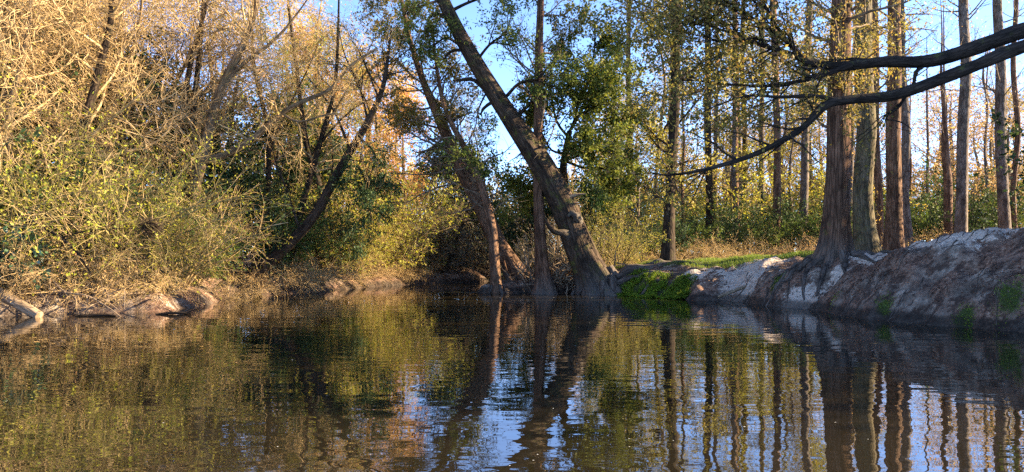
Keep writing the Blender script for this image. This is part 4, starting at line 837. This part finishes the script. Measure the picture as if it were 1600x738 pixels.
# far-off wood that closes the view: one mass nobody could count
rw = np.random.default_rng(120); b_ = MB(); k = 46000
th = rw.uniform(-.85, .85, k); D = rw.uniform(88, 125, k); x = np.tan(th) * D * .95; hc = 9.5 + 3.5 * fbm(x * .09, D * .05, 0, 41, 3) + 3 * vnoise(x * .35, D * .2, 0, 43); hc = hc + np.where(x < -12, 3, 0)
z = 1.0 + hc * rw.random(k) ** .8; A = nrm(rw.normal(size=(k, 3))); b_.leaves(np.column_stack([x, D, z]), A, nrm(np.cross(A, rw.normal(size=(k, 3)))), .5 + .35 * rw.random(k), .14, .1)
tag(b_.build('distant_wood', M['leaf_far'], smooth_=False), 'far-off tan and olive wood closing the view', 'wood', kind='stuff')
# undergrowth of the right woods
place(ps[0], 4.3, 29.4, 1.0, .75, 'bright yellow-green shrub behind the roots of the great leaning trunk', None)
GU = 'evergreen undergrowth of the right woods'; LU = ['very dark evergreen shrub among the trunks of the right woods', 'mid-green evergreen shrub among the trunks of the right woods']
for q, (x, y, sc) in enumerate([(6.4, 33, .8), (8.4, 36, .9), (10.3, 37, 1.0), (12, 36.5, .9), (13.8, 38, 1.1), (16, 37, 1.1), (18, 39, 1.2), (20.5, 38, 1.3), (22.5, 37, 1.2), (24.6, 38, 1.3), (27, 40, 1.4), (15, 43, 1.3), (9.4, 46, 1.5), (12.4, 47, 1.6), (18.8, 47, 1.6), (22, 46, 1.6), (26, 46, 1.7), (30, 46, 1.8), (6.8, 41, 1.2), (5.0, 35.5, .8), (33, 44, 1.6), (11, 42, 1.3), (23, 53, 1.8), (29, 55, 2)]):
    place(pe[q % 2], x, y, rng.uniform(0, 6), sc, LU[q % 2], GU)
GD = 'dry brush of the right woods'; LD = 'dry brown brush behind the grassy bank among trunks'
for q, (x, y, sc) in enumerate([(5.0, 30.8, .55), (6.8, 30.6, .5), (7.8, 32.5, .6), (9.2, 33, .6), (10.5, 33.5, .7), (12.5, 33, .7), (14.5, 34, .7), (17, 33.5, .7), (20, 34, .7), (3.9, 30.6, .6), (8.3, 30.6, .5), (23.5, 34, .7)]):
    place(ps[2], x, y, rng.uniform(0, 6), sc, LD, GD)
# thin stems deep in the right woods
rng2 = np.random.default_rng(91)
pt = []
for s_ in range(3):
    r_ = np.random.default_rng(300 + s_); T = thing('thin_tree', (0, 0, 0), '', 'tree'); mb = MB()
    P, R = add_trunk(mb, r_, [np.array([.25 * r_.normal() * u, .25 * r_.normal() * u, 15 * u - .2]) for u in np.linspace(0, 1, 7)], [.13, .11, .10, .085, .07, .05, .02], n=24, k=9, seed=s_); mb.build('trunk', [M['bark_grey'], M['bark_red'], M['bark_tan']][s_], T)
    wood, lv = MB(), MB(); L1 = spawn(r_, P, R, 34, t0=.12, ang=66, ln=1.4, rr=.25, npts=6, wander=.14, trop=.04, rmax=.03); wood.tubes(*L1, 3); L2 = spawn(r_, *L1, 6, t0=.25, ang=46, ln=.6, rr=.5, rmin=.007, npts=4, wander=.15); wood.tubes(*L2, 3)
    put_leaves(lv, r_, L2[0], 1.2, .12, spread=.1); wood.build('branch', M['twig_grey'], T); lv.build('foliage', M['leaf_tan'], T); pt.append(T)
for q in range(34):
    D = rng2.uniform(36, 58); px = rng2.uniform(965, 1600); x = (px - HX) / F * D
    if river_d(np.array(x), np.array(D)) < 1.5: continue
    place(pt[q % 3], x, D, rng2.uniform(0, 6), rng2.uniform(.75, 1.1), 'thin bare stem deep in the right woods', 'thin stems of the right woods')
for (x, y, sc) in [(-15.6, 23.6, 1.25), (-18, 27.5, 1.5), (-13.6, 26.8, 1.1), (-12.2, 30.5, 1.0)]:
    place(pv[0], x, y, rng.uniform(0, 6), sc, 'dark evergreen tree half hidden in the golden thicket', 'evergreens in the left thicket')
# woods off to the right, up-sun of the bank: they shade it
for (x, y, sc) in [(16.5, 17, 1.5), (17.5, 20, 1.6), (18, 14, 1.6), (19.5, 17.5, 1.9), (20, 22.5, 1.8), (17, 11.5, 1.5), (21, 20, 2.0), (15.6, 14.2, 1.2), (22.5, 25.5, 1.7)]:
    place(pe[0], x, y, rng.uniform(0, 6), sc, 'evergreen shrub in the wood up the sandy path', 'evergreens up the sandy path')
for (x, y, sc) in [(25, 14, 1.5), (28, 18, 1.6), (25.5, 21.5, 1.3), (27, 10, 1.5)]:
    place(pv[0], x, y, rng.uniform(0, 6), sc, 'evergreen tree in the wood up the sandy path', 'evergreen trees up the sandy path')

# ================================================================== ground cover and small things
rng = np.random.default_rng(95)
def on_land(n, xr, yr, keep):
    x = rng.uniform(*xr, n); y = rng.uniform(*yr, n); k_ = keep(x, y); return x[k_], y[k_]
# grass
x, y = on_land(52000, (3.4, 13), (24, 32), lambda x, y: (river_d(x, y) > 1.6 + .5 * fbm(x, y, 0, 31, 2)) & (blob(x, y, [(4.8, 27.8, 1.6), (6.3, 27.2, 1.8), (8, 26.4, 1.7), (9.5, 25.5, 1.5), (11, 25, 1.5), (5, 31, 2), (9, 29, 2.5)]) > .3 + .3 * rng.random(len(x))))
b_ = MB(); k = len(x); A = nrm(rng.normal(size=(k, 3)) * .45 + np.array([0, 0, 1])); b_.leaves(np.column_stack([x, y, H(x, y) - .01]), A, nrm(np.cross(A, rng.normal(size=(k, 3)))), .07 + .1 * rng.random(k), .008, .1)
tag(b_.build('grass', M['grass'], smooth_=False), 'short green grass on top of the right bank', 'grass', kind='stuff')
# moss and fern cushions at the water
pts_ = [(4.0, 26.0, .8), (4.7, 25.1, .7), (5.3, 24.35, .65)]
x, y = on_land(90000, (2.8, 6.4), (23, 27.5), lambda x, y: (river_d(x, y) > -.25) & (blob(x, y, pts_) > .25 + .5 * rng.random(len(x))) & (fbm(x * 2.2, y * 2.2, 0, 77, 2) > -.35))
k = len(x); hh = np.maximum(H(x, y), 0.0); lump = .22 * np.clip(fbm(x * 1.8, y * 1.8, 0, 78, 3) + .4, 0, 1.4) * rng.random(k) ** .6
b_ = MB(); A = nrm(rng.normal(size=(k, 3)) + np.array([0, -.35, .5])); b_.leaves(np.column_stack([x, y, hh + lump]), A, nrm(np.cross(A, rng.normal(size=(k, 3)))), .05 + .05 * rng.random(k), .014, .1)
x, y = on_land(60000, (7.2, 11), (13.6, 22), lambda x, y: (river_d(x, y) > .0) & (blob(x, y, [(8.35, 16.7, .3), (9.1, 15.0, .3), (9.75, 14.6, .4), (7.6, 21.3, .3), (8.05, 18.6, .2)]) > .4 + .6 * rng.random(len(x))))
k = len(x); A = nrm(rng.normal(size=(k, 3)) + np.array([-.3, -.3, .5])); b_.leaves(np.column_stack([x, y, H(x, y) + .04 * rng.random(k)]), A, nrm(np.cross(A, rng.normal(size=(k, 3)))), .025 + .03 * rng.random(k), .008, .1)
tag(b_.build('moss', M['moss'], smooth_=False), 'bright green moss cushions hanging over the water below the roots', 'moss', kind='stuff')
# fallen leaves and twiglets on the right bank
x, y = on_land(60000, (3.5, 15), (12.5, 30), lambda x, y: (river_d(x, y) > .25) & (fbm(x * .9, y * .9, 0, 55, 3) + .9 * (rng.random(len(x)) - .5) > .12) & (blob(x, y, [(7.5, 23.9, 1.0), (8.2, 24.4, .9), (10.6, 19.6, .9), (11.4, 18.8, .9), (12.2, 18.2, 1.1), (13.4, 17.6, 1.3)]) < rng.random(len(x)) * .8 + .1))
k = len(x); A = nrm(rng.normal(size=(k, 3)) * np.array([1, 1, .3])); b_ = MB(); b_.leaves(np.column_stack([x, y, H(x, y) + .012]), A, nrm(np.cross(A, np.array([0, 0, 1]) + .5 * rng.normal(size=(k, 3)))), .035 + .05 * rng.random(k), .014 + .012 * rng.random(k), .22)
tag(b_.build('leaf_litter', M['litter'], smooth_=False), 'brown fallen leaves scattered over the sloping right bank', 'leaf litter', kind='stuff')
# thin surface roots and sticks over the slope
x, y = on_land(300, (4, 12.5), (13.8, 26.5), lambda x, y: (river_d(x, y) > .2) & (river_d(x, y) < 3.2)); b_ = MB(); Ps, Rs = [], []
for a_, c_ in zip(x, y):
    Pq, Rq = root_path(a_, c_, rng.uniform(165, 235), rng.uniform(.3, 1.1), rng, n=9, r0=rng.uniform(.006, .022), lift=.3, wob=.5); Ps.append(Pq); Rs.append(np.abs(Rq))
b_.tubes(np.stack(Ps), np.stack(Rs), 4); tag(b_.build('surface_roots', M['root']), 'fine exposed roots and sticks netting the eroded right bank', 'roots', kind='stuff')

def stick(name, pts, rad, mat, label, cat, k=8, group=None, forks=()):
    Pq = catmull(np.asarray(pts, float), 18); Rq = np.interp(np.linspace(0, 1, 18), np.linspace(0, 1, len(rad)), rad); b_ = MB()
    b_.tubes(Pq, Rq, k, 1 + .12 * fbm(np.cos(np.arange(k) * 2 * pi / k)[None, None, :], np.sin(np.arange(k) * 2 * pi / k)[None, None, :], np.arange(18)[None, :, None] * .5, 3, 2), cap=True)
    for fp, fr in forks:
        Pf = catmull(np.asarray(fp, float), 12); b_.tubes(Pf, np.linspace(fr, fr * .3, 12), max(4, k - 3))
    o = b_.build(name, mat, None, org=Pq[0]); o.location = Pq[0]; return tag(o, label, cat, group)
stick('driftwood', [W(1122, 466, 22.9) + [0, 0, .02], W(1150, 455, 23.0) + [0, 0, .03], W(1188, 443, 23.2) + [0, 0, .05]], [.05, .055, .04], M['deadwood'], 'pale broken stick lying down the white sand slope to the water', 'driftwood')
stick('fallen_log', [W(-30, 442, 17.9), W(15, 468, 17.55), W(62, 494, 17.25)], [.14, .13, .11], M['deadwood'], 'pale barkless log sliding into the water below the glossy bush', 'log', k=12)
stick('floating_stick', [(-10.25, 17.5, .01), (-9.7, 17.55, .03), (-9.3, 17.5, .015)], [.03, .035, .015], M['wetwood'], 'dark waterlogged stick floating under the drooping dead branch', 'stick')
stick('floating_branch', [(-8.6, 18.0, .0), (-8.2, 18.05, .04), (-7.8, 18.1, .02)], [.03, .035, .02], M['wetwood'], 'wet dark branch with a leafy tip poking from the water off the sandy point', 'branch', forks=[([(-8.2, 18.05, .03), (-8.3, 18.05, .10), (-8.45, 18.05, .16)], .018), ([(-7.9, 18.08, .02), (-7.75, 18.1, .10), (-7.65, 18.1, .12)], .02)])
stick('dead_branch', [W(70, 425, 18.2), W(100, 455, 17.9), W(135, 462, 17.7), W(165, 478, 17.6), W(192, 497, 17.5)], [.025, .022, .02, .014, .006], M['deadwood'], 'bleached forked dead branch drooping from the left bank into the water', 'branch', k=6,
      forks=[(px_path([(78, 435), (78, 455), (74, 475), (93, 494)], 17.8), .014), (px_path([(100, 455), (112, 470), (122, 480)], 17.8), .012), (px_path([(135, 462), (138, 478), (137, 494)], 17.6), .012), (px_path([(78, 452), (100, 457), (135, 461)], 17.8), .013), (px_path([(140, 465), (165, 470), (190, 488)], 17.6), .01)])
rngd = np.random.default_rng(99)
LBR = ['short bleached dead branch poking out of the left bank below the dry shrubs', 'bleached dead branches poking from the sandy left bank']
for q, (px_, py_, D_, dx, L_) in enumerate([(110, 462, 18.3, .5, 1.3), (165, 455, 18.6, .3, 1.5), (205, 458, 18.7, -.4, 1.2), (60, 455, 18.2, .6, 1.1), (250, 462, 18.9, .5, 1.0), (410, 440, 25.6, .6, 1.4), (470, 440, 27.6, .4, 1.3)]):
    p0 = W(px_, py_, D_); d_ = nrm(np.array([dx + .15 * rngd.normal(), -.7, -.12 + .25 * rngd.random()])); pp = [p0 + d_ * L_ * u + np.array([0, 0, -.25 * u * u * L_]) + .03 * rngd.normal(size=3) for u in np.linspace(-.3, 1, 6)]
    fk = [([pp[j], pp[j] + .5 * L_ * nrm(d_ + .5 * rngd.normal(size=3)) * .5, pp[j] + .5 * L_ * nrm(d_ + .6 * rngd.normal(size=3))], .012) for j in (2, 3, 4)]
    stick('dead_branch', pp, [.026, .024, .02, .015, .01, .005], M['deadwood'], LBR[0], 'branch', k=6, group=LBR[1], forks=fk)
# dark dead limb across the thicket with a flood-debris nest caught in it
stick('dead_limb', [W(10, 330, 18.6), W(60, 352, 18.3), W(95, 372, 18.1), W(125, 400, 18.0), W(142, 428, 18.1)], [.04, .04, .035, .03, .02], M['bark_limb'], 'dark dead limb slanting down through the yellow-green thicket', 'branch', k=7, forks=[(px_path([(95, 372), (130, 362), (170, 358), (225, 357)], 18.1), .022), (px_path([(10, 354), (60, 352), (95, 370)], 18.2), .02), (px_path([(98, 373), (125, 380), (165, 377)], 18.1), .014)])
k = 260; c0 = W(236, 354, 18.0); dd = nrm(rngd.normal(size=(k, 3))); st = c0 + rngd.normal(size=(k, 3)) * np.array([.13, .1, .08]); pts = [st]
for q in range(5):
    dd = nrm(dd + .5 * rngd.normal(size=(k, 3)) + (c0 - pts[-1]) * 1.6); pts.append(pts[-1] + dd * .07)
b_ = MB(); b_.tubes(np.stack(pts, 1), np.full((k, 6), .005), 3); o = b_.build('debris_nest', M['twig_dark'], None, org=c0); o.location = c0
tag(o, 'dark clump of flood debris caught in twigs above the left bank', 'debris')
# foam flecks and leaves drifting on the water
k = 200; D = 5 + 20 * rngd.random(k) ** .9; px = np.where(rngd.random(k) < .75, rngd.normal(980, 260, k), rngd.uniform(20, 1580, k)); x = (px - HX) / F * D; ok = river_d(x, D) < -.3; x, D = x[ok], D[ok]; k = len(x)
a = rngd.random(k) * 2 * pi; A = np.column_stack([np.cos(a), np.sin(a), 0 * a]); Bv = np.column_stack([-np.sin(a), np.cos(a), 0 * a]); b_ = MB(); b_.leaves(np.column_stack([x, D, np.full(k, .012)]), A, Bv, .012 + .045 * rngd.random(k) ** 3 * (D / 14), (.004 + .008 * rngd.random(k)) * (.4 + D / 14), .0)
m, nt, out = mat_base('foam'); p = N(nt, 'ShaderNodeBsdfPrincipled', Roughness=.6); p.inputs['Base Color'].default_value = (.55, .54, .5, 1); nt.links.new(p.outputs[0], out.inputs[0]); M['foam'] = m
tag(b_.build('foam_flecks', M['foam'], smooth_=False), 'pale foam flecks and bits drifting on the river', 'foam', kind='stuff')
